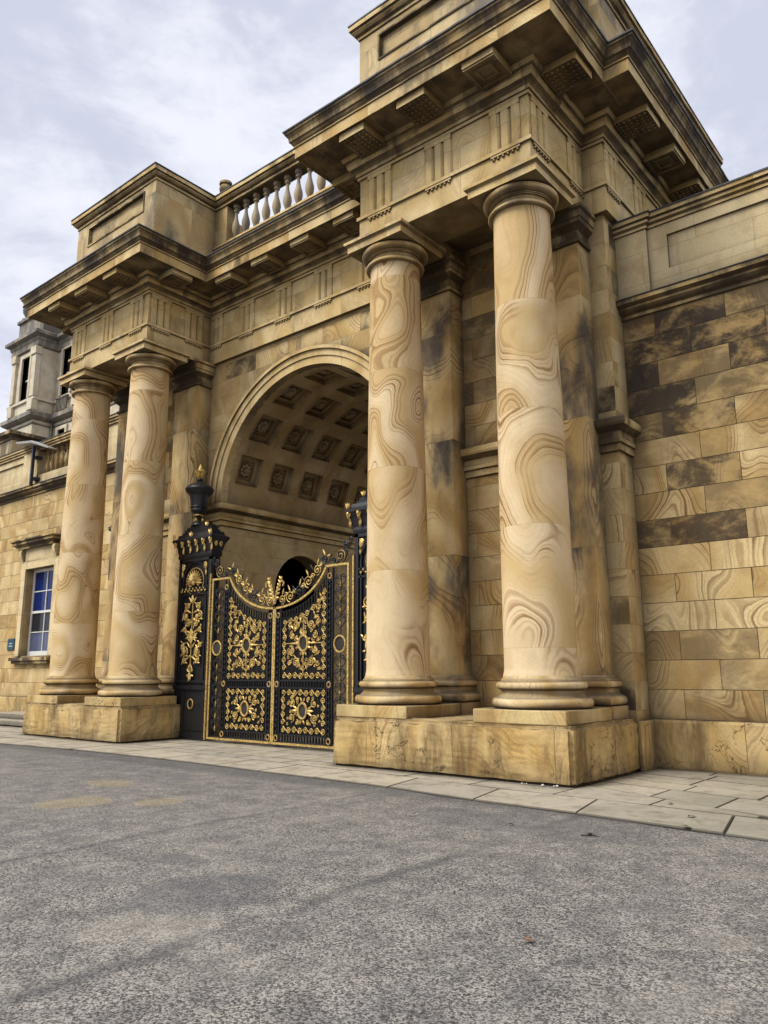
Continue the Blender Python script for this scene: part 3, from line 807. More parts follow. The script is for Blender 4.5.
# window
win = MB()
for (a, b_, c, d) in ((WX0-.28, WX0, WZ0-.02, WZ1+.28), (WX1, WX1+.28, WZ0-.02, WZ1+.28), (WX0, WX1, WZ1, WZ1+.28)):
    win.box(a, b_, 2.10, 2.2, c, d)
win.box(WX0-.12, WX1+.12, 2.12, 2.2, WZ1+.28, 6.0)
wino = part(win, 'window', 'pale', .01)
def wp(mb, nm, mat, bevel=0): return part(mb, nm, mat, bevel, wino)
mb = MB(); hx0, hx1 = -15.29, -12.3
mb.sweep([(hx0+.2, 2.2), (hx0+.2, 2.0), (hx1-.2, 2.0), (hx1-.2, 2.2)], [(-.1, 5.98), (0, 5.98), (.02, 6.05), (.08, 6.10), (.14, 6.14), (.14, 6.22), (.2, 6.25), (.2, 6.30), (-.1, 6.36)])
wp(mb, 'hood', 'darktrim')
for xx in (WX0-.35, WX1-.02):
    mb = MB()
    mb.prism([(2.2, 4.95), (2.12, 4.98), (2.10, 5.1), (2.13, 5.3), (2.09, 5.5), (2.0, 5.7), (1.97, 5.85), (2.0, 5.97), (2.2, 5.98)], 'x', xx, xx+.17)
    wp(mb, 'bracket', 'pale', .01)
mb = MB(); mb.box(-15.0, -12.32, 1.98, 2.2, 2.03, 2.14); mb.box(-14.9, -12.4, 2.04, 2.2, 1.93, 2.03)
wp(mb, 'sill', 'darktrim', .01)
mb = MB()
ym = 2.42; zm = (WZ0+WZ1)/2
for (a, b_, c, d, y) in ((WX0, WX0+.11, WZ0, WZ1, ym), (WX1-.11, WX1, WZ0, WZ1, ym), (WX0+.11, WX1-.11, WZ1-.1, WZ1, ym), (WX0+.11, WX1-.11, WZ0, WZ0+.16, ym), (WX0+.11, WX1-.11, zm-.04, zm+.04, ym-.02),
                 (-13.555, -13.515, WZ0+.16, zm-.04, ym), (-13.555, -13.515, zm+.04, WZ1-.1, ym)):
    mb.box(a, b_, y, y+.06, c, d)
for zc in (WZ0+.16+(zm-.2-WZ0)/2, zm+.04+(WZ1-.14-zm)/2):
    for xa, xb in ((WX0+.11, -13.555), (-13.515, WX1-.11)): mb.box(xa, xb, ym, ym+.06, zc-.015, zc+.015)
wp(mb, 'sash_frame', 'white')
for (z0, z1, mt) in ((zm, WZ1-.05, 'bluepane'), (WZ0+.8, zm, 'darkpane'), (WZ0+.05, WZ0+.8, 'greypane')):
    for xa, xb in ((WX0+.05, -13.535), (-13.535, WX1-.05)):
        mb = MB(); mb.box(xa+.002, xb-.002, ym+.03, ym+.036, z0+.002, z1-.002); wp(mb, 'pane', mt)

# blue sign on the left wall
sg = MB().box(-.25, .25, -.03, 0, -.2, .2).build('wall_sign', MT['sign'], None, (-15.28, 2.185, 2.62), bevel=.008)
tag(sg, 'small square dark blue sign on the pale wall left of the window', 'sign')
for a, b_, z in ((-.1, .1, .03), (-.13, .13, -.06)):
    MB().box(a, b_, -.034, -.03, z-.015, z+.015).build('sign_mark', MT['signmark'], sg)

# grey steps at the left wall
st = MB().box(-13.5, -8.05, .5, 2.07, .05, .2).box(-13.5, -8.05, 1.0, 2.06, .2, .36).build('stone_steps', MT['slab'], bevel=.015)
tag(st, 'low grey stone steps at the foot of the far left wall', 'steps')

# block rising behind the left wall
ob = empty('stone_outbuilding', (-20, 4, 0)); tag(ob, 'sandstone outbuilding with a flat coping rising behind the wall at the left edge', 'building')
def op(mb, nm, mat, bevel=0):
    o = mb.build(nm, MT[mat], None, bevel=bevel); o.parent = ob; o.location = (20, -4, 0); return o
mb = MB(); mb.box(-26, -18.05, 2.75, 6.0, 0, 11.0); op(mb, 'wall', 'attic')
mb = MB(); mb.sweep([(-26, 2.75), (-18.05, 2.75), (-18.05, 6.0)], [(0, 10.95), (.04, 10.97), (.05, 11.05), (.12, 11.12), (.2, 11.16), (.22, 11.3), (-.3, 11.36)]); op(mb, 'coping', 'darktrim')
mb = MB(); mb.box(-18.05, -17.99, 3.6, 3.95, 9.9, 10.95); op(mb, 'pier', 'attic')

# floodlight on the parapet
fl = empty('floodlight', (-14.33, 1.9, 8.4)); tag(fl, 'slim grey floodlight on a dark post fixed to the left parapet', 'light')
mb = MB(); mb.box(-.045, .045, -.04, .06, -.1, 1.38); mb.box(-.12, .12, .06, .3, .1, .2); mb.box(-.12, .12, .06, .3, .9, 1.0); mb.build('post', MT['lamppost'], fl)
mb = MB()
mb.prism([(-1.05, 1.60), (-.95, 1.66), (.2, 1.50), (1.5, 1.0), (1.5, .96), (.2, 1.40), (-.8, 1.54)], 'y', -.22, .14)
mb.build('lamp_head', MT['lampgrey'], fl, bevel=.03)

# ------------------------------------------------------------------ gate
YG = .85
def spiral(cx, cz, r, turns, a0, d=1, n=None, y=0.0, rin=.12):
    n = n or int(12*turns)+3
    return [(cx + (r*(1-(1-rin)*i/n))*math.cos(a0 + d*2*PI*turns*i/n), y, cz + (r*(1-(1-rin)*i/n))*math.sin(a0 + d*2*PI*turns*i/n)) for i in range(n+1)]
def scroll(mb, cx, cz, r, a0, d=1, w=.010, turns=1.35, y=0.0):
    pts = spiral(cx, cz, r, turns, a0, d, y=y); mb.tube(pts, w, 5)
    e = pts[-1]; mb.ball(e, w*1.7, seg=6, rings=4)
def leaf(mb, x, z, L, w, a, y=0.0, th=.015):
    c, s = math.cos(a), math.sin(a)
    P = lambda u, v, h: (x + u*c - v*s, y - h, z + u*s + v*c)
    prof = [(0, .15), (.2, .7), (.45, 1.0), (.7, .75), (.88, .4), (1.0, .0)]
    vs = []; 
    for u, k in prof: vs += [P(u*L, -w*k, 0), P(u*L, 0, th*(1.2-u*.5)), P(u*L, w*k, 0)]
    fs = []
    for i in range(len(prof)-1):
        for j in (0, 1): fs.append((3*i+j, 3*i+j+1, 3*i+4+j, 3*i+3+j))
    vs2 = [P(u*L, -w*k, -.004) for u, k in prof] + [P(u*L, w*k, -.004) for u, k in prof]
    n = len(prof)
    mb.add(vs, fs, None, False)
    mb.add(vs2, [(i, i+1, n+i+1, n+i) for i in range(n-1)])
def oval(mb, cx, cz, rx, rz, w, y=0.0):
    mb.tube([(cx + rx*math.cos(2*PI*i/28), y, cz + rz*math.sin(2*PI*i/28)) for i in range(28)], w, 6, True)
def topz(x):  # swoop of the gate top, x from centre
    x = abs(x)
    if x >= 1.56: return 3.82
    return 3.03 + .79*((1-math.sqrt(max(0, 1-(x/1.66)**2)))/(1-math.sqrt(1-(1.56/1.66)**2)))

def make_leaf(s, label):
    g = empty('gate_leaf', (s*2.24, YG, .05)); tag(g, label, 'gate leaf', 'pair of gate leaves in the archway')
    def gp(mb, nm, mat, par=None):
        # mirror x for the left leaf
        if s < 0: mb.v = [(-v[0], v[1], v[2]) for v in mb.v]
        o = mb.build(nm, MT[mat]); o.parent = par or g
        if par is None: o.location = (-s*2.24, 0, -.05)
        return o
    # gold outer frame following the swoop
    N = 26
    top = [(1.56*i/N, topz(1.56*i/N)) for i in range(N+1)]
    outer = [(.005, .085)] + top[:1] + top[1:] + [(2.235, 3.82), (2.235, .085)]
    mb = MB()
    ring = [(p[0], -.02, p[1]) for p in outer]
    w = .022
    mb.box(.006, .045, -.04, .0, .08, topz(.02)); mb.box(2.19, 2.235, -.04, .0, .08, 3.84); mb.box(.045, 2.19, -.04, .0, .08, .125)
    mb.box(1.56, 2.19, -.04, 0, 3.795, 3.84)
    for i in range(N):
        (x0, z0), (x1, z1) = top[i], top[i+1]
        d = Vector((x1-x0, z1-z0)).normalized(); nx, nz = -d.y*.042, d.x*.042
        mb.prism([(x0, z0), (x1, z1), (x1-nx, z1-nz), (x0-nx, z0-nz)], 'y', -.04, 0)
    gp(mb, 'frame', 'gold')
    # black ironwork frame: stiles, rails, lattice in between
    mb = MB()
    def bar(x0, x1, z0, z1, y0=-.025, y1=.015): mb.box(x0, x1, y0, y1, z0, z1)
    tz = lambda x: topz(x) - .05
    for x in (.055, .20, 1.615, 1.76): bar(x-.012, x+.012, .12, tz(x) if x > .3 else tz(0)+.0)
    bar(2.165, 2.19, .12, 3.79)
    for z in (.29, 1.27, 1.42): bar(.05, 1.77, z-.012, z+.012)
    bar(.05, 2.19, .13, .16)
    # inner swoop bar
    for off in (.13, .27):
        pts = []
        for i in range(N+1):
            x = .06 + 1.54*i/N; pts.append((x, 0, topz(x) - off*(1+.35*(x/1.56)**2)))
        mb.tube(pts, .012, 5)
    # small lattice links between bars
    z = .35
    while z < 2.95:
        for x0 in (.055, 1.615):
            bar(x0, x0+.145, z-.007, z+.007); mb.box(x0+.055, x0+.085, -.03, .01, z-.045, z+.045)
        z += .125
    for z in [3.0 + .125*k for k in range(6)]:
        bar(1.615, 1.76, z-.007, z+.007); mb.box(1.67, 1.70, -.03, .01, z-.045, z+.045)
    x = .30
    while x < 1.6:
        for z0, z1 in ((.16, .29), (1.27, 1.42)):
            bar(x-.008, x+.008, z0, z1)
        zt = topz(x) - .13*(1+.35*(x/1.56)**2); zb = topz(x)-.27*(1+.35*(x/1.56)**2)
        bar(x-.008, x+.008, zb, zt)
        x += .085
    # dense vertical black bars
    x = .25
    while x < 1.6:
        zt = topz(x)-.27*(1+.35*(x/1.56)**2)
        mb.box(x-.009, x+.009, .0, .018, .29, zt); x += .042
    z = .33
    while z < 3.3:
        xr = 1.6; xl = .21
        while xl < 1.6 and topz(xl)-.33 < z: xl += .02
        if xl < 1.55: mb.box(xl, xr, .018, .026, z-.009, z+.009)
        z += .05
    mb.box(.21, 1.6, .03, .036, .30, 1.26)  # black sheets added for the dark passage seen between the bars
    mb.box(.06, .195, .02, .026, .16, tz(0)); mb.box(1.62, 1.755, .02, .026, .16, tz(1.6)-.25)
    gp(mb, 'ironwork', 'iron')
    # side panel: black hearts up the outer strip
    mb = MB(); cx = 1.975
    for k in range(12):
        z = .32 + k*.28
        if 1.9 < z < 2.45 or z > 3.6: continue
        for d in (-1, 1):
            scroll(mb, cx + d*.085, z+.16, .07, PI/2 + d*PI/2, -d, .011, 1.2)
            mb.tube([(cx + d*.155, 0, z+.15), (cx + d*.13, 0, z+.05), (cx, 0, z-.06)], .011, 5)
        leaf(mb, cx, z+.0, .12, .03, PI/2)
    mb.tube([(cx, .01, .16), (cx, .01, 3.6)], .012, 5)
    for d in (-1, 1): mb.tube([(cx + d*.18, 0, .16), (cx + d*.18, 0, 3.78)], .008, 5)
    gp(mb, 'heart_scrolls', 'iron')
    # gold catches on the hearts
    mb = MB()
    for k in range(12):
        z = .32 + k*.28
        if 1.9 < z < 2.45: continue
        leaf(mb, cx, z-.02, .10, .022, PI/2, -.015); mb.ball((cx, -.01, z-.03), .016, seg=6, rings=4)
    gp(mb, 'gilt_studs', 'golddull')
    # medallions
    for (mx, mz, rx, rz, w) in ((1.985, 2.17, .155, .165, .02), (.92, 2.21, .135, .165, .026), (.925, .80, .125, .16, .024)):
        mb = MB(); oval(mb, mx, mz, rx, rz, w, -.03); md = gp(mb, 'medallion', 'gold')
        mb = MB(); mb.prism([(mx + rx*.95*math.cos(2*PI*i/24), mz + rz*.95*math.sin(2*PI*i/24)) for i in range(24)], 'y', -.02, -.012)
        gp(mb, 'medallion_disc', 'void', None)
    # small rings
    for x, z in ((.125, 1.345), (.125, .215), (.125, 2.84), (1.69, 1.345), (1.69, .215), (1.69, 3.60)):
        mb = MB(); oval(mb, x, z, .05, .055, .013, -.035); gp(mb, 'ring', 'golddull')
    # gold scrollwork, lower panel
    mb = MB(); y = -.02
    def border(x0, x1, z0, z1f, step, r):
        # C scrolls marching round the panel, alternately turned
        nx = max(2, round((x1-x0)/step)); 
        for k in range(nx+1):
            x = x0 + (x1-x0)*k/nx; dd = 1 if k % 2 else -1
            scroll(mb, x, z0, r, -PI/2 if dd > 0 else PI/2, dd, .0095, 1.4, y)
            scroll(mb, x, z1f(x), r, PI/2 if dd > 0 else -PI/2, -dd, .0095, 1.4, y)
            if k < nx:
                xn = x0 + (x1-x0)*(k+1)/nx
                mb.tube([(x, y, z0-dd*r), (.5*(x+xn), y, z0), (xn, y, z0+dd*r)], .009, 5)
                mb.tube([(x, y, z1f(x)+dd*r), (.5*(x+xn), y, .5*(z1f(x)+z1f(xn))), (xn, y, z1f(xn)-dd*r)], .009, 5)
        for X in (x0, x1):
            zt = z1f(X); nz = max(2, round((zt-z0)/step))
            for k in range(1, nz):
                z = z0 + (zt-z0)*k/nz; dd = 1 if k % 2 else -1
                scroll(mb, X, z, r, 0 if dd > 0 else PI, dd, .0095, 1.4, y)
                mb.tube([(X+dd*r, y, z), (X, y, z+.5*step), (X-dd*r, y, min(zt, z+step))], .009, 5)
    border(.33, 1.52, .40, lambda x: 1.17, .165, .066)
    for dx in (-1, 1):
        for dz in (-1, 1):
            scroll(mb, .925+dx*.33, .80+dz*.15, .09, PI/2*dz, dx*dz, .013, 1.5, y)
            scroll(mb, .925+dx*.17, .80+dz*.24, .055, -PI/2*dz, -dx*dz, .011, 1.3, y)
            leaf(mb, .925+dx*.15, .80+dz*.03, .15, .022, (0 if dx > 0 else PI)+dx*dz*.5, y-.01)
            leaf(mb, .925+dx*.02, .80+dz*.19, .10, .025, dz*PI/2-dx*dz*.5, y-.01)
        leaf(mb, .925+dx*.13, .80, .20, .03, 0 if dx > 0 else PI, y-.01)
    rg = random.Random(5)
    for k in range(34):
        x = rg.uniform(.45, 1.42); z = rg.uniform(.50, 1.10)
        if abs(x-.925) < .17 and abs(z-.8) < .2: continue
        scroll(mb, x, z, rg.uniform(.03, .05), rg.uniform(0, 6.28), rg.choice((-1, 1)), .0065, 1.2, y+.006)
    gp(mb, 'lower_scrollwork', 'gold')
    # upper panel
    mb = MB()
    zf = lambda x: topz(x) - .27*(1+.35*(x/1.56)**2) - .11
    border(.33, 1.52, 1.53, zf, .165, .066)
    cx, cz = .92, 2.21
    for a in range(4):
        an = a*PI/2
        leaf(mb, cx + .14*math.cos(an), cz + .17*math.sin(an), .30, .022, an, y-.012)
        leaf(mb, cx + .13*math.cos(an), cz + .16*math.sin(an), .11, .04, an, y-.014)
    for a in range(8):
        an = a*PI/4 + PI/8
        leaf(mb, cx + .15*math.cos(an), cz + .19*math.sin(an), .09, .028, an, y-.01)
    mb.tube([(cx, y, 1.55), (cx, y, 2.0)], .011, 5); mb.tube([(cx, y, 2.4), (cx, y, zf(cx))], .011, 5)
    mb.tube([(.35, y, cz), (.76, y, cz)], .011, 5); mb.tube([(1.08, y, cz), (1.5, y, cz)], .011, 5)
    for dx in (-1, 1):
        for dz in (-1, 1):
            scroll(mb, cx+dx*.34, cz+dz*.17, .085, PI/2*dz, -dx*dz, .013, 1.5, y)
            scroll(mb, cx+dx*.22, cz+dz*.40, .09, -PI/2*dz, dx*dz, .013, 1.5, y)
            scroll(mb, cx+dx*.42, cz+dz*.42, .065, 0, dx*dz, .011, 1.4, y)
            mb.tube([(cx, y, cz+dz*.58), (cx+dx*.10, y, cz+dz*.50), (cx+dx*.14, y, cz+dz*.36), (cx+dx*.28, y, cz+dz*.26)], .012, 5)
            leaf(mb, cx+dx*.3, cz+dz*.30, .13, .022, math.atan2(dz, dx), y-.01)
            leaf(mb, cx+dx*.07, cz+dz*.45, .12, .02, math.atan2(dz*2, dx), y-.01)
    # fine infill tendrils
    rg = random.Random(11)
    for k in range(95):
        x = rg.uniform(.45, 1.42); zmx = zf(x) - .12; z = rg.uniform(1.66, max(1.7, zmx))
        if abs(x-cx) < .2 and abs(z-cz) < .24: continue
        scroll(mb, x, z, rg.uniform(.03, .055), rg.uniform(0, 6.28), rg.choice((-1, 1)), .007, 1.2, y+.006)
    # trailing foliage up to the high corner
    for k in range(9):
        x = 1.18 + .03*k; z = 2.75 + .062*k
        leaf(mb, x+.05, z-.02, .11, .018, PI/3 + (1 if k % 2 else -1)*.9, y-.012)
        if k % 3 == 0: scroll(mb, x+.1, z, .05, 0, 1, .011, 1.3, y)
    gp(mb, 'upper_scrollwork', 'gold')
    # cresting above the swoop (black scrolls, gold leaves)
    mbk = MB(); mbg = MB()
    for k, (x, dz, r) in enumerate(((.20, .15, .11), (.46, .17, .13), (.74, .19, .14), (1.02, .25, .14), (1.28, .30, .12), (1.52, .22, .10), (1.98, .19, .15), (1.78, .10, .07), (2.12, .42, .09))):
        z = topz(x) + dz
        gl = k in (0, 1, 3, 4)
        scroll(mbg if gl else mbk, x, z, r, -PI/2, -1 if k % 2 else 1, .013 if gl else .018, 1.7)
        scroll(mbk if k > 4 else mbg, x+.13, z+.10, r*.5, 0, 1, .011, 1.4)
        mbk.tube([(x-.15, 0, topz(max(0, x-.15))+.02), (x-.05, 0, z-r*.9), (x+.12, 0, z-r*.6), (x+.2, 0, z+.1)], .012, 5)
        if k < 6:
            leaf(mbg, x + .02, z + r*.8, .17, .022, PI/2 + (.5 if k % 2 else -.3), -.02, .006)
            leaf(mbg, x + .06, z + r*.5, .13, .02, .4, -.02, .006)
            leaf(mbk, x - .1, z, .16, .02, PI*.7, -.02, .006)
        if k == 6: scroll(mbg, x, z, r*1.0, -PI/2, 1, .006, 1.7, -.02)
    # open V of acanthus leaves at the meeting stiles
    leaf(mbg, .012, 3.12, .20, .035, 1.35, -.04, .02)
    for q in range(6):
        u = q/5; px_, pz_ = .03 + .17*u, 3.22 + .42*u
        leaf(mbg, px_, pz_, .13-.01*q, .03, .15+.2*q, -.05, .012); leaf(mbg, px_, pz_, .10, .026, 1.5+.15*q, -.05, .012)
    mbg.tube([(.02, -.04, 3.10), (.05, -.05, 3.3), (.13, -.05, 3.5), (.24, -.05, 3.62), (.30, -.05, 3.56), (.27, -.05, 3.49)], .018, 6)
    gp(mbk, 'cresting', 'iron'); gp(mbg, 'gilt_leaves', 'gold')
    return g
make_leaf(-1, 'black and gilded iron gate leaf hinged on the fully visible urn topped pier')
make_leaf(1, 'black and gilded iron gate leaf partly behind the right pair of columns')

def make_pier(s, label):
    g = empty('gate_pier', (s*3.02, YG, 0)); tag(g, label, 'gate pier', 'pair of iron gate piers')
    X = lambda x: x
    def gp(mb, nm, mat, par=None, bevel=0):
        if s > 0: mb.v = [(-v[0], v[1], v[2]) for v in mb.v]
        o = mb.build(nm, MT[mat], bevel=bevel); o.parent = par or g; return o
    # local coordinates: x to the gate side positive (left pier), panel x -.64 .. .64, y 0 front
    xi, xo = .66, -.63
    mb = MB()
    mb.box(xo+.35, xi, .02, .27, .0, .84); mb.box(-.31, xi+.02, -.01, .30, .0, .12); mb.box(-.31, xi+.01, 0, .29, .12, .22)
    # lower panel frame
    mb.box(-.31, xi, .0, .02, .24, .30); mb.box(.56, xi, .0, .02, .30, 1.16); mb.box(-.31, -.2, 0, .02, .30, 1.16)
    mb.box(xo, xi, .02, .27, .845, 1.22); mb.box(xo, xi+.01, -.03, .29, 1.20, 1.30)
    # posts
    for x0, x1 in ((xo, xo+.10), (xi-.10, xi)):
        mb.box(x0, x1, 0, .08, 1.3, 4.42); mb.box(x0, x1, .19, .27, 1.3, 4.42)
    mb.box(xo+.1, xi-.1, .05, .08, 1.3, 4.42)  # dark backing sheet
    mb.box(xi-.06, xi-.03, .08, .19, 1.3, 4.42)
    mb.box(xo+.03, xo+.06, .08, .19, 1.3, 4.42)
    # inner arch frame
    for x in (xo+.17, xi-.17): mb.box(x-.018, x+.018, .0, .05, 1.42, 3.85)
    r = (xi-xo)/2-.17; cx = (xi+xo)/2
    mb.tube([(cx + r*math.cos(a), .02, 3.85 + r*math.sin(a)) for a in [PI*i/20 for i in range(21)]], .022, 6)
    mb.box(xo, xi, .0, .05, 4.35, 4.47); mb.box(xo+.1, xi-.1, 0, .05, 3.50, 3.54); mb.box(xo+.1, xi-.1, 0, .05, 3.66, 3.70); mb.box(xo+.1, xi-.1, .0, .05, 1.36, 1.42)
    gp(mb, 'pier_body', 'iron')
    # flared cornice
    c2 = [(xo, .28), (xo, 0), (xi, 0), (xi, .28)]
    mb = MB()
    mb.sweep(c2, [(-.14, 4.44), (.02, 4.44), (.03, 4.50), (.02, 4.56), (.04, 4.62), (.07, 4.75), (.13, 4.86), (.15, 4.88), (.15, 4.93), (.11, 4.95), (.06, 4.98), (.04, 5.06), (-.13, 5.06)], closed_path=True)
    for k, (ins, za, zb) in enumerate(((.04, 5.06, 5.12), (.10, 5.12, 5.19), (.17, 5.19, 5.26), (.26, 5.26, 5.32))):
        mb.box(xo+ins, xi-ins, .0+ins*.35, .28-ins*.35, za+.001, zb)
    gp(mb, 'pier_cornice', 'iron')
    # gold egg leaves
    mb = MB()
    for k in range(6):
        x = xo - .05 + (xi-xo+.12)*k/5
        for dx in (-1, 1):
            leaf(mb, x+dx*.02, 4.56, .22, .03, PI/2 + dx*.12, -.07, .02); leaf(mb, x+dx*.02, 4.72, .17, .028, PI/2 + dx*.5, -.12, .02)
        mb.ball((x, -.14, 4.84), .04, .03, .04, 8, 5)
    for k in range(2): mb.ball((xi+.08, .06+.15*k, 4.76), .03, .05, .09, 8, 5)
    for x in (xo-.10, xi+.08): 
        for a in (1.2, 1.57, 1.95): leaf(mb, x, 4.93, .16, .03, a, -.14, .02)
    for x in (-.02,):
        for a in (.9, 1.57, 2.2): leaf(mb, x, 4.96, .14, .03, a, -.14, .02)
    for a in (1.0, 1.57, 2.1): leaf(mb, .42, 5.20, .13, .03, a, -.0, .02)
    # spandrel leaves
    for d in (-1, 1):
        x = cx + d*.47
        for q in range(5): leaf(mb, x, 4.30, .20-.02*q, .035, -PI/2 - d*.25*q, -.02, .02)
        leaf(mb, x, 4.1, .14, .03, -PI/2, -.02, .02)
    for k in range(8): mb.ball((xo+.16 + k*.135, -.01, 3.60), .028, seg=7, rings=4)
    for k in range(7): leaf(mb, xo+.2 + k*.14, 3.62, .07, .02, PI/2, -.02)
    gp(mb, 'gilt_leaves', 'gold')
    # gold shell
    mb = MB()
    for k in range(13):
        a = PI*(-.02 + 1.04*k/12); leaf(mb, cx + .05*math.cos(a), 3.80 + .05*math.sin(a), .29, .034, a, -.01, .03)
    mb.ball((cx, -.03, 3.79), .06, .04, .06, 10, 6)
    oval(mb, cx, 3.84, .345, .34, .012, .02)
    for d in (-1, 1): scroll(mb, cx + d*.16, 3.76, .06, 0, d, .014, 1.3, 0)
    gp(mb, 'shell', 'golddull')
    # gold arabesque on the tall panel
    mb = MB(); y = -.01
    mb.tube([(cx, y, 1.45), (cx, y, 3.45)], .014, 5)
    for d in (-1, 1):
        for (dx, z, r, t0, dr) in ((.20, 3.22, .10, -PI/2, 1), (.27, 2.98, .12, PI/2, -1), (.16, 2.80, .11, 0, 1), (.30, 2.66, .07, PI, 1), (.25, 2.10, .13, PI/2, 1), (.33, 2.28, .07, 0, -1), (.24, 1.90, .09, PI/2, -1), (.12, 2.48, .08, -PI/2, -1)):
            scroll(mb, cx+d*dx, z, r, t0 if d > 0 else PI-t0, dr*d, .017, 1.6, y)
            for q in range(3):
                a = t0 + q*1.9; leaf(mb, cx+d*dx + r*.85*math.cos(a), z + r*.85*math.sin(a), .09, .022, a+.8, y-.012, .01)
        for (z, L, a) in ((3.30, .2, .9), (3.05, .24, .3), (2.9, .2, -.3), (2.55, .26, .35), (2.45, .22, -.1), (2.2, .2, .8), (2.0, .24, -.5), (1.8, .2, -1.2), (1.62, .12, .6), (1.55, .12, -.3)):
            leaf(mb, cx + d*.03, z, L, .026, a if d > 0 else PI-a, y-.012, .012)
        mb.ball((cx+d*.26, y-.03, 2.12), .06, .03, .11, 8, 5); mb.ball((cx+d*.22, y-.03, 2.96), .06, .03, .06, 8, 5)
    leaf(mb, cx, 3.3, .2, .06, PI/2, y-.02, .03); leaf(mb, cx, 2.45, .22, .09, PI/2, y-.02, .03); leaf(mb, cx, 2.50, .2, .08, -PI/2, y-.02, .03)
    leaf(mb, cx, 1.40, .22, .07, PI/2, y-.02, .03)
    for z in (2.0, 1.75, 1.62): mb.ball((cx, y-.02, z), .03, seg=7, rings=5)
    gp(mb, 'arabesque', 'gold')
    mb = MB(); oval(mb, .08, .86, .10, .11, .016, -.01); gp(mb, 'ring', 'golddull')
    # gold hinge strip against the leaf
    mb = MB(); mb.box(xi, xi+.035, -.03, .01, .05, 3.98); gp(mb, 'edge_strip', 'gold')
    # urn
    ux, uy = cx-.14, .14
    mb = MB()
    mb.lathe([(.16, 5.30), (.14, 5.35), (.07, 5.38), (.06, 5.44), (.09, 5.50), (.05, 5.54)], ux, uy, 20)
    mb.lathe([(.10, 5.58), (.17, 5.62), (.21, 5.68), (.20, 5.74), (.23, 5.76), (.20, 5.80), (.22, 5.95), (.25, 6.08), (.34, 6.16), (.37, 6.24), (.33, 6.31), (.24, 6.37), (.12, 6.42), (.07, 6.46), (.09, 6.50), (.05, 6.55), (.04, 6.62)], ux, uy, 24)
    ur = gp(mb, 'urn', 'iron')
    mb = MB()
    mb.tube([(ux + (.11)*math.cos(2*PI*i/20), uy + .11*math.sin(2*PI*i/20), 5.56) for i in range(20)], .025, 6, True)
    for k in range(4):
        a = k*PI/2 + .4; mb.ball((ux+.12*math.cos(a), uy+.12*math.sin(a), 5.44), .03, .03, .05, 7, 5)
    mb.lathe([(.03, 6.50), (.11, 6.60), (.07, 6.64), (.14, 6.72), (.08, 6.76), (.04, 6.84), (.005, 6.93)], ux, uy, 8, smooth=False)
    for k in range(6):
        a = k*PI/3
        mb.tube([(ux, uy, 6.64), (ux+.09*math.cos(a), uy+.09*math.sin(a), 6.66), (ux+.15*math.cos(a), uy+.15*math.sin(a), 6.76)], [.035, .035, .006], 6)
    gp(mb, 'flame', 'gold', ur)
    return g
make_pier(-1, 'black and gold iron gate pier with urn and shell, fully visible beside the left columns')
make_pier(1, 'black and gold iron gate pier mostly hidden behind the right pair of columns')

# ------------------------------------------------------------------ distant mansion
ms = empty('mansion', (-38, 16, 0)); tag(ms, 'distant grey stone mansion wing with tall windows and a parapet urn at the left', 'mansion')
def mp(mb, nm, mat, par=None, bevel=0):
    o = mb.build(nm, MT[mat], None, bevel=bevel)
    if par: o.parent = par
    else: o.parent = ms; o.location = (38, -16, 0)
    return o
def facade(mb, x0, x1, yf, z0, z1, holes):
    xs = sorted(set([x0, x1] + [h[0] for h in holes] + [h[1] for h in holes])); zs = sorted(set([z0, z1] + [h[2] for h in holes] + [h[3] for h in holes]))
    for i in range(len(xs)-1):
        for j in range(len(zs)-1):
            cx, cz = (xs[i]+xs[i+1])/2, (zs[j]+zs[j+1])/2
            if any(h[0] < cx < h[1] and h[2] < cz < h[3] for h in holes): continue
            mb.box(xs[i], xs[i+1], yf, yf+.5, zs[j], zs[j+1])
hl = [(-44.75, -43.5, 22.1, 25.5)]
YR = 16.6
hr = [(-41.6, -40.3, 22.3, 26.0), (-37.5, -36.0, 22.3, 26.0), (-41.5, -40.4, 18.4, 19.5), (-37.3, -36.2, 18.4, 19.5), (-32.5, -31.0, 22.3, 26.0)]
mb = MB()
facade(mb, -46.5, -42.5, 15, 0, 27, hl); facade(mb, -42.5, -22, YR, 0, 27, hr)
mb.box(-43.0, -42.5, 15.5, 24, 0, 27); mb.box(-46.5, -45.7, 15.5, 24, 0, 27)
mp(mb, 'wall', 'house')
mpath = [(-46.5, 24), (-46.5, 15), (-42.5, 15), (-42.5, YR), (-22, YR)]
def band(prof, nm, mat):
    mb = MB(); mb.sweep(mpath, prof); mp(mb, nm, mat)
band([(0, 26.0), (.15, 26.1), (.15, 26.5), (.25, 26.65), (.25, 26.8), (.55, 26.95), (.55, 27.2), (.3, 27.35), (0, 27.4)], 'cornice', 'housedark')
band([(0, 20.2), (.2, 20.3), (.4, 20.45), (.4, 20.75), (.2, 20.9), (0, 20.95)], 'string_course', 'housedark')
band([(0, 21.75), (.15, 21.8), (.15, 22.0), (0, 22.05)], 'string_course', 'house')
band([(0, 19.85), (.08, 19.9), (.08, 20.0), (0, 20.02)], 'string_course', 'housedark')
mb = MB(); mb.sweep([(p[0], p[1]+.2) for p in mpath], [(0, 27.3), (0, 29.0), (.15, 29.0), (.15, 29.25), (-.4, 29.25)]); mp(mb, 'parapet', 'housedark')
mb = MB()
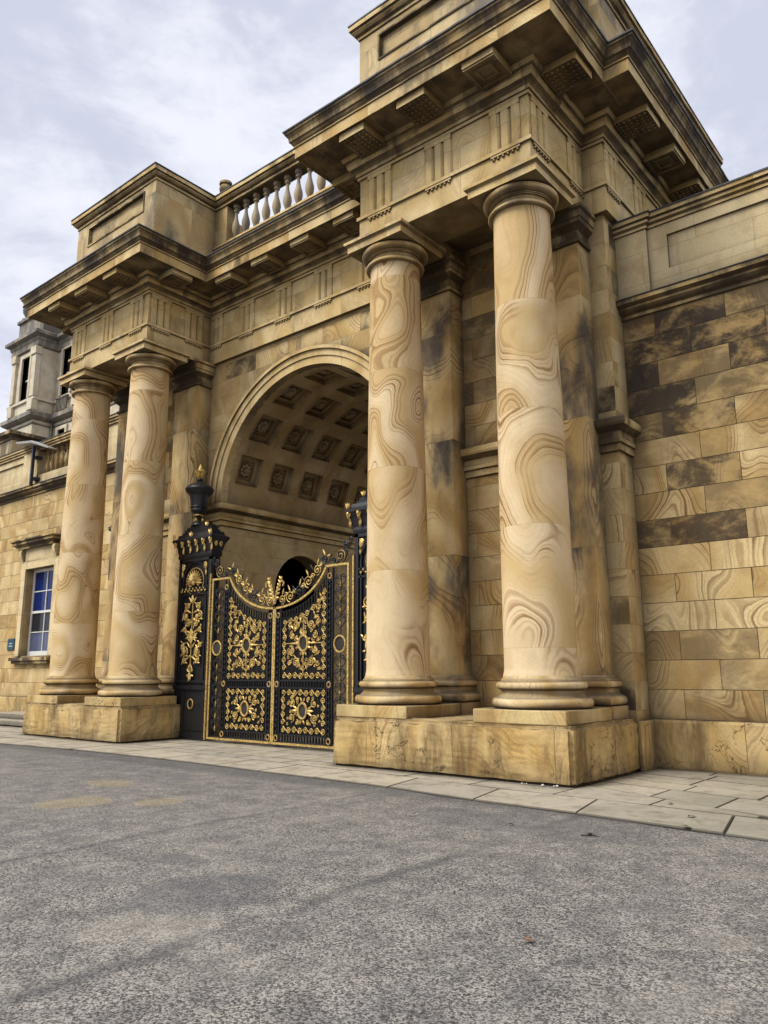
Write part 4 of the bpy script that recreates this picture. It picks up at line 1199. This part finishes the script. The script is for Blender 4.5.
for x0, x1, y in ((-46.15, -45.65, 14.8), (-43.05, -42.4, 14.8), (-39.4, -38.8, YR-.25), (-34.6, -34.0, YR-.25)):
    mb = MB(); mb.box(x0, x1, y, y+.4, 22.05, 25.4); mb.box(x0-.1, x1+.1, y-.1, y+.4, 25.4, 26.0); mb.box(x0-.06, x1+.06, y-.06, y+.4, 20.95, 21.75)
    mp(mb, 'pilaster', 'house')
for (a, b_, c, d) in [hl[0]] + hr:
    yf = 15 if a < -43 else YR
    mb = MB()
    for q in ((a-.25, a, c-.05, d+.25), (b_, b_+.25, c-.05, d+.25), (a, b_, d, d+.25)): mb.box(q[0], q[1], yf-.14, yf+.3, q[2], q[3])
    w = mp(mb, 'window', 'house')
    mb = MB(); xm = (a+b_)/2; zm = (c+d)/2
    mb.box(a, b_, yf+.3, yf+.36, c, d); mp(mb, 'pane', 'darkpane', w)
    mb = MB(); mb.box(xm-.04, xm+.04, yf+.26, yf+.3, c, d); mb.box(a, b_, yf+.25, yf+.3, zm-.07, zm+.07); mp(mb, 'sash_bar', 'white', w)
# balcony grille under the tall window
mb = MB()
for k in range(8): mb.box(-41.7+k*.2, -41.62+k*.2, YR-.3, YR-.2, 20.95, 21.9)
mb.box(-41.8, -40.1, YR-.35, YR-.15, 21.9, 22.0); mp(mb, 'window_guard', 'housedark')
mb = MB(); mb.lathe([(.35, 29.2), (.35, 29.45), (.12, 29.5), (.12, 29.65), (.32, 30.0), (.36, 30.3), (.24, 30.45), (.4, 30.5), (.36, 30.6), (.1, 30.65)], -46.05, 15.5, 14)
mp(mb, 'parapet_urn', 'housedark')
mb = MB(); mb.tube([(-42.25, 16.4, 20.2), (-42.25, 16.4, 8)], .09, 6); mp(mb, 'downpipe', 'housedark')

# ------------------------------------------------------------------ ground
mb = MB(); mb.add([(-400,-400,0),(400,-400,0),(400,400,0),(-400,400,0)], [(0,1,2,3)])
tag(mb.build('ground', MT['asphalt']), kind='structure')
ED = [(-30, -3.2), (-12, -2.75), (-5.62, -2.36), (-3.85, -2.12), (-1.3, -2.03), (1.2, -2.04), (3.0, -2.14), (4.6, -2.16), (5.93, -2.24), (6.66, -2.40), (7.5, -2.46), (8.9, -2.53), (10.0, -2.68), (10.8, -2.72), (13, -2.9), (18, -3.2)]
def edy(x):
    for (a, b_), (c, d) in zip(ED, ED[1:]):
        if a <= x <= c: return b_ + (d-b_)*(x-a)/(c-a)
    return -3.2
mb = MB(); rnd = random.Random(3)
def slab(p, zt=.022, bid=None):
    """quad p (ccw) -> slab with a chamfered edge"""
    c = Vector((sum(q[0] for q in p)/4, sum(q[1] for q in p)/4)); g = .006; ch = .013
    def inset(q, k):
        return Vector((q[0] - math.copysign(k, q[0]-c.x), q[1] - math.copysign(k, q[1]-c.y)))
    zt += rnd.uniform(0, .006)
    o = [inset(q, g) for q in p]; i = [inset(q, g+ch) for q in p]
    vs = [(q.x, q.y, .002) for q in o] + [(q.x, q.y, zt-.014) for q in o] + [(q.x, q.y, zt) for q in i]
    n = 4; fs = [(8,9,10,11)] + [(k, (k+1) % 4, 4+(k+1) % 4, 4+k) for k in range(4)] + [(4+k, 4+(k+1) % 4, 8+(k+1) % 4, 8+k) for k in range(4)]
    bb = bid if bid is not None else rnd.random()
    mb.add(vs, fs[:1], (bb, 0)); mb.add(vs, fs[1:], (bb, 1))
# kerb row
KIN = lambda x: edy(x) + .97 if x < 7 else edy(x) + .97 + (x-7)*.03
xs = [-30]
x = -30
while x < 4.0: x += rnd.uniform(1.2, 1.8); xs.append(x)
xs = [v for v in xs if v < 4.0] + [4.2, 5.75, 7.3, 8.74, 10.4, 12.0, 13.6, 15.2, 18]
JN = 9
for a, b_ in zip(xs, xs[1:]):
    sk = -.2 if a > 5 else -.05; sk2 = -.2 if b_ > 5 else -.05
    m = (a+b_)/2
    # split in 2 so the outer edge follows the kerb line with a small wobble
    slab([(a, edy(a)+rnd.uniform(-.015,.02)), (b_, edy(b_)+rnd.uniform(-.015,.02)), (b_+sk2, KIN(b_)), (a+sk, KIN(a))])
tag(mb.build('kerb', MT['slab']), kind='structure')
mb = MB()
# flags in front of and inside the archway
def rows(xa, xb, ys, lmin, lmax, f=lambda x, y: y):
    for y0, y1 in zip(ys, ys[1:]):
        x = xa - rnd.uniform(0, lmin)
        while x < xb:
            L = rnd.uniform(lmin, lmax); a, b_ = max(x, xa), min(x+L, xb); x += L
            if b_-a > .08: slab([(a, f(a, y0)), (b_, f(b_, y0)), (b_, f(b_, y1)), (a, f(a, y1))])
rows(-3.33, 3.33, [-.62, .1, .8, 1.6, 2.4, 3.2, 4.0, 4.8, 5.6, 6.4, 7.2, 8.0, 9.0], .8, 1.3)
# strip between kerb row and pedestals
def f1(x, y): return KIN(x) + (max(-.62, -.82) - KIN(x))*y if False else (KIN(x) if y == 0 else -.62)
rows(-30, 7.9, [0, 1], 1.1, 1.7, f1)
rows(-30, -8.0, [-.62, .2, 1.0, 2.2], 1.0, 1.5)
# right-hand paving: long narrow courses fanning slightly
L = [None, (-.42, -1.66), (.09, -.50), (.67, .10), (1.30, .85), (1.75, 1.5), (2.1, 2.1)]
def lerp(k, x):
    if k == 0: return KIN(x)
    a, b_ = L[k]; return max(KIN(x), min(2.1, a + (b_-a)*min((x-7.9)/2.9, 1.15)))
for k in range(len(L)-1):
    x = 7.9 - rnd.uniform(0, .5)
    while x < 18:
        ln = rnd.uniform(.8, 1.6); a, b_ = max(x, 7.9), min(x+ln, 18); x += ln
        if b_-a < .1: continue
        if lerp(k+1, a)-lerp(k, a) < .05 or lerp(k+1, b_)-lerp(k, b_) < .03: continue
        slab([(a, lerp(k, a)), (b_, lerp(k, b_)), (b_, lerp(k+1, b_)), (a, lerp(k+1, a))])
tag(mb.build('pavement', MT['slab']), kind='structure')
# bedding sheet under the flags (dark joints)
mb = MB()
pts = [(x, edy(x)+.01) for x, _ in ED] + [(18, 2.15), (3.4, 2.15), (3.4, 9.5), (-3.4, 9.5), (-3.4, 2.15), (-30, 2.15)]
mb.add([(x, y, .006) for x, y in pts], [list(range(len(pts)))])
tag(mb.build('paving_bed', simple('dark joint soil', (.05, .045, .035), .95, 0, .4, 6)), kind='structure')

# small litter
def crumple(name, x, y, L, w, rz, mat, label, cat, curl=.006, group=None):
    mb = MB(); n = 7; vs = []
    for i in range(n):
        t_ = i/(n-1); ww = w*math.sin(PI*(.08+.9*t_))
        z = .01 + curl*math.sin(t_*PI*1.5) + curl
        vs += [(L*(t_-.5), -ww, z + curl*.8), (L*(t_-.5), 0, z-.3*curl), (L*(t_-.5), ww, z + curl*.5*math.sin(t_*7))]
    fs = [(3*i+j, 3*i+j+1, 3*i+4+j, 3*i+3+j) for i in range(n-1) for j in (0, 1)]
    mb.add(vs, fs, None, True)
    base = .025 if y > edy(x) else .0
    o = mb.build(name, MT[mat], None, (x, y, base)); o.rotation_euler = (0, 0, rz); tag(o, label, cat, group); return o
crumple('fallen_leaf', 10.435, -6.627, .06, .025, .6, 'leafo', 'small orange dry leaf lying on the open asphalt in the foreground', 'leaf')
crumple('fallen_leaf', 8.5, -3.54, .06, .025, .2, 'leafd', 'dark wet leaf on the asphalt below the near pedestal corner', 'leaf')
crumple('fallen_leaf', 9.873, -2.037, .09, .03, .9, 'leafd', 'larger dark leaf on the paving slab near the kerb at the right', 'leaf')
crumple('fallen_leaf', 10.03, -2.66, .085, .03, .1, 'leafd', 'dark leaf on the asphalt right at the kerb edge', 'leaf')
crumple('fallen_leaf', 9.4, -1.35, .06, .02, 1.3, 'leafd', 'small dark leaf on the paving flags nearest the pedestal side', 'leaf')
tw = MB()
tw.tube([(-.16, .03, .02), (-.05, .0, .03), (.06, .02, .025), (.17, -.02, .02)], [.009, .012, .01, .005], 6)
tw.tube([(.02, .01, .03), (.09, .07, .03)], [.008, .004], 5); tw.tube([(-.08, 0, .03), (-.12, -.05, .03)], [.008, .004], 5)
leaf(tw, -.05, .03, .1, .03, .3)
o = tw.build('twig', MT['leafd'], None, (9.39, -3.556, 0)); o.rotation_euler = (0, 0, .5); o.scale = (.55, .55, .55); tag(o, 'short broken dark twig on the asphalt near the kerb', 'twig')
for k in range(7):
    mb = MB(); r = rnd.choice((.010, .012, .015, .022)); mb.ball((0, 0, r*.7), r, r*rnd.uniform(.7, 1), r*.75, 8, 6)
    o = mb.build('pebble', MT['pebble'], None, (7.05 + k*.11 + rnd.uniform(-.09, .09), -.90 + rnd.uniform(-.05, .03), .026))
    tag(o, 'tiny white pebble in the joint at the foot of the right pedestal', 'pebble', 'white pebbles at the foot of the right pedestal')

# ------------------------------------------------------------------ world, sun, camera
w = bpy.data.worlds.new('World'); scene.world = w; w.use_nodes = True
t = NT(w); bg = w.node_tree.nodes['Background']
SUN_EL, SUN_AZ = math.radians(50), math.radians(-28)   # azimuth of the sun measured from -Y towards -X
sky = t.new('ShaderNodeTexSky', sky_type='NISHITA', sun_disc=False, sun_elevation=SUN_EL, sun_rotation=math.radians(180-28))
tc = t.new('ShaderNodeTexCoord').outputs['Generated']
n1 = t.noise(t.vmul(tc, (1, 1, 2.2)), 2.6, 7, .6, .3); n2 = t.noise(t.vmul(tc, (1, 1, 1.7)), 7.0, 6, .6, .4)
cl = t.m('ADD', t.m('MULTIPLY', n1, .7), t.m('MULTIPLY', n2, .3))
cloud = t.mix(t.rng(cl, .43, .58), (5.7, 5.95, 7.1), (8.1, 8.25, 9.0))
col = t.mix(.90, sky.outputs[0], cloud)
t.l.new(col, bg.inputs[0]); bg.inputs[1].default_value = .122
sun = bpy.data.lights.new('sun', 'SUN'); sun.energy = 3.6; sun.angle = math.radians(28); sun.color = (1, .955, .88)
so = bpy.data.objects.new('sun', sun); COL.objects.link(so)
d = Vector((-math.sin(math.radians(28))*math.cos(SUN_EL), -math.cos(math.radians(28))*math.cos(SUN_EL), math.sin(SUN_EL)))
so.rotation_euler = d.to_track_quat('Z', 'Y').to_euler(); so.location = (0, -20, 30)

CAM = dict(cx=13.0034, cy=-11.1071, cz=1.5971, yaw=.6889, pitch=.2031, roll=-.0043, f=776.9144)
cam = bpy.data.cameras.new('camera'); cam.lens = CAM['f']/1024*36; cam.sensor_width = 36; cam.sensor_fit = 'AUTO'; cam.clip_end = 2000
co = bpy.data.objects.new('camera', cam); COL.objects.link(co)
yw, pt, ro = CAM['yaw'], CAM['pitch'], CAM['roll']
F = Vector((-math.sin(yw)*math.cos(pt), math.cos(yw)*math.cos(pt), math.sin(pt))); R = Vector((math.cos(yw), math.sin(yw), 0)); U = R.cross(F)
R2 = R*math.cos(ro) + U*math.sin(ro); U2 = -R*math.sin(ro) + U*math.cos(ro)
co.matrix_world = Matrix(((R2.x, U2.x, -F.x, CAM['cx']), (R2.y, U2.y, -F.y, CAM['cy']), (R2.z, U2.z, -F.z, CAM['cz']), (0, 0, 0, 1)))
scene.camera = co
scene.cycles.use_adaptive_sampling = True; scene.cycles.adaptive_threshold = .03; scene.cycles.max_bounces = 5; scene.cycles.use_denoising = True
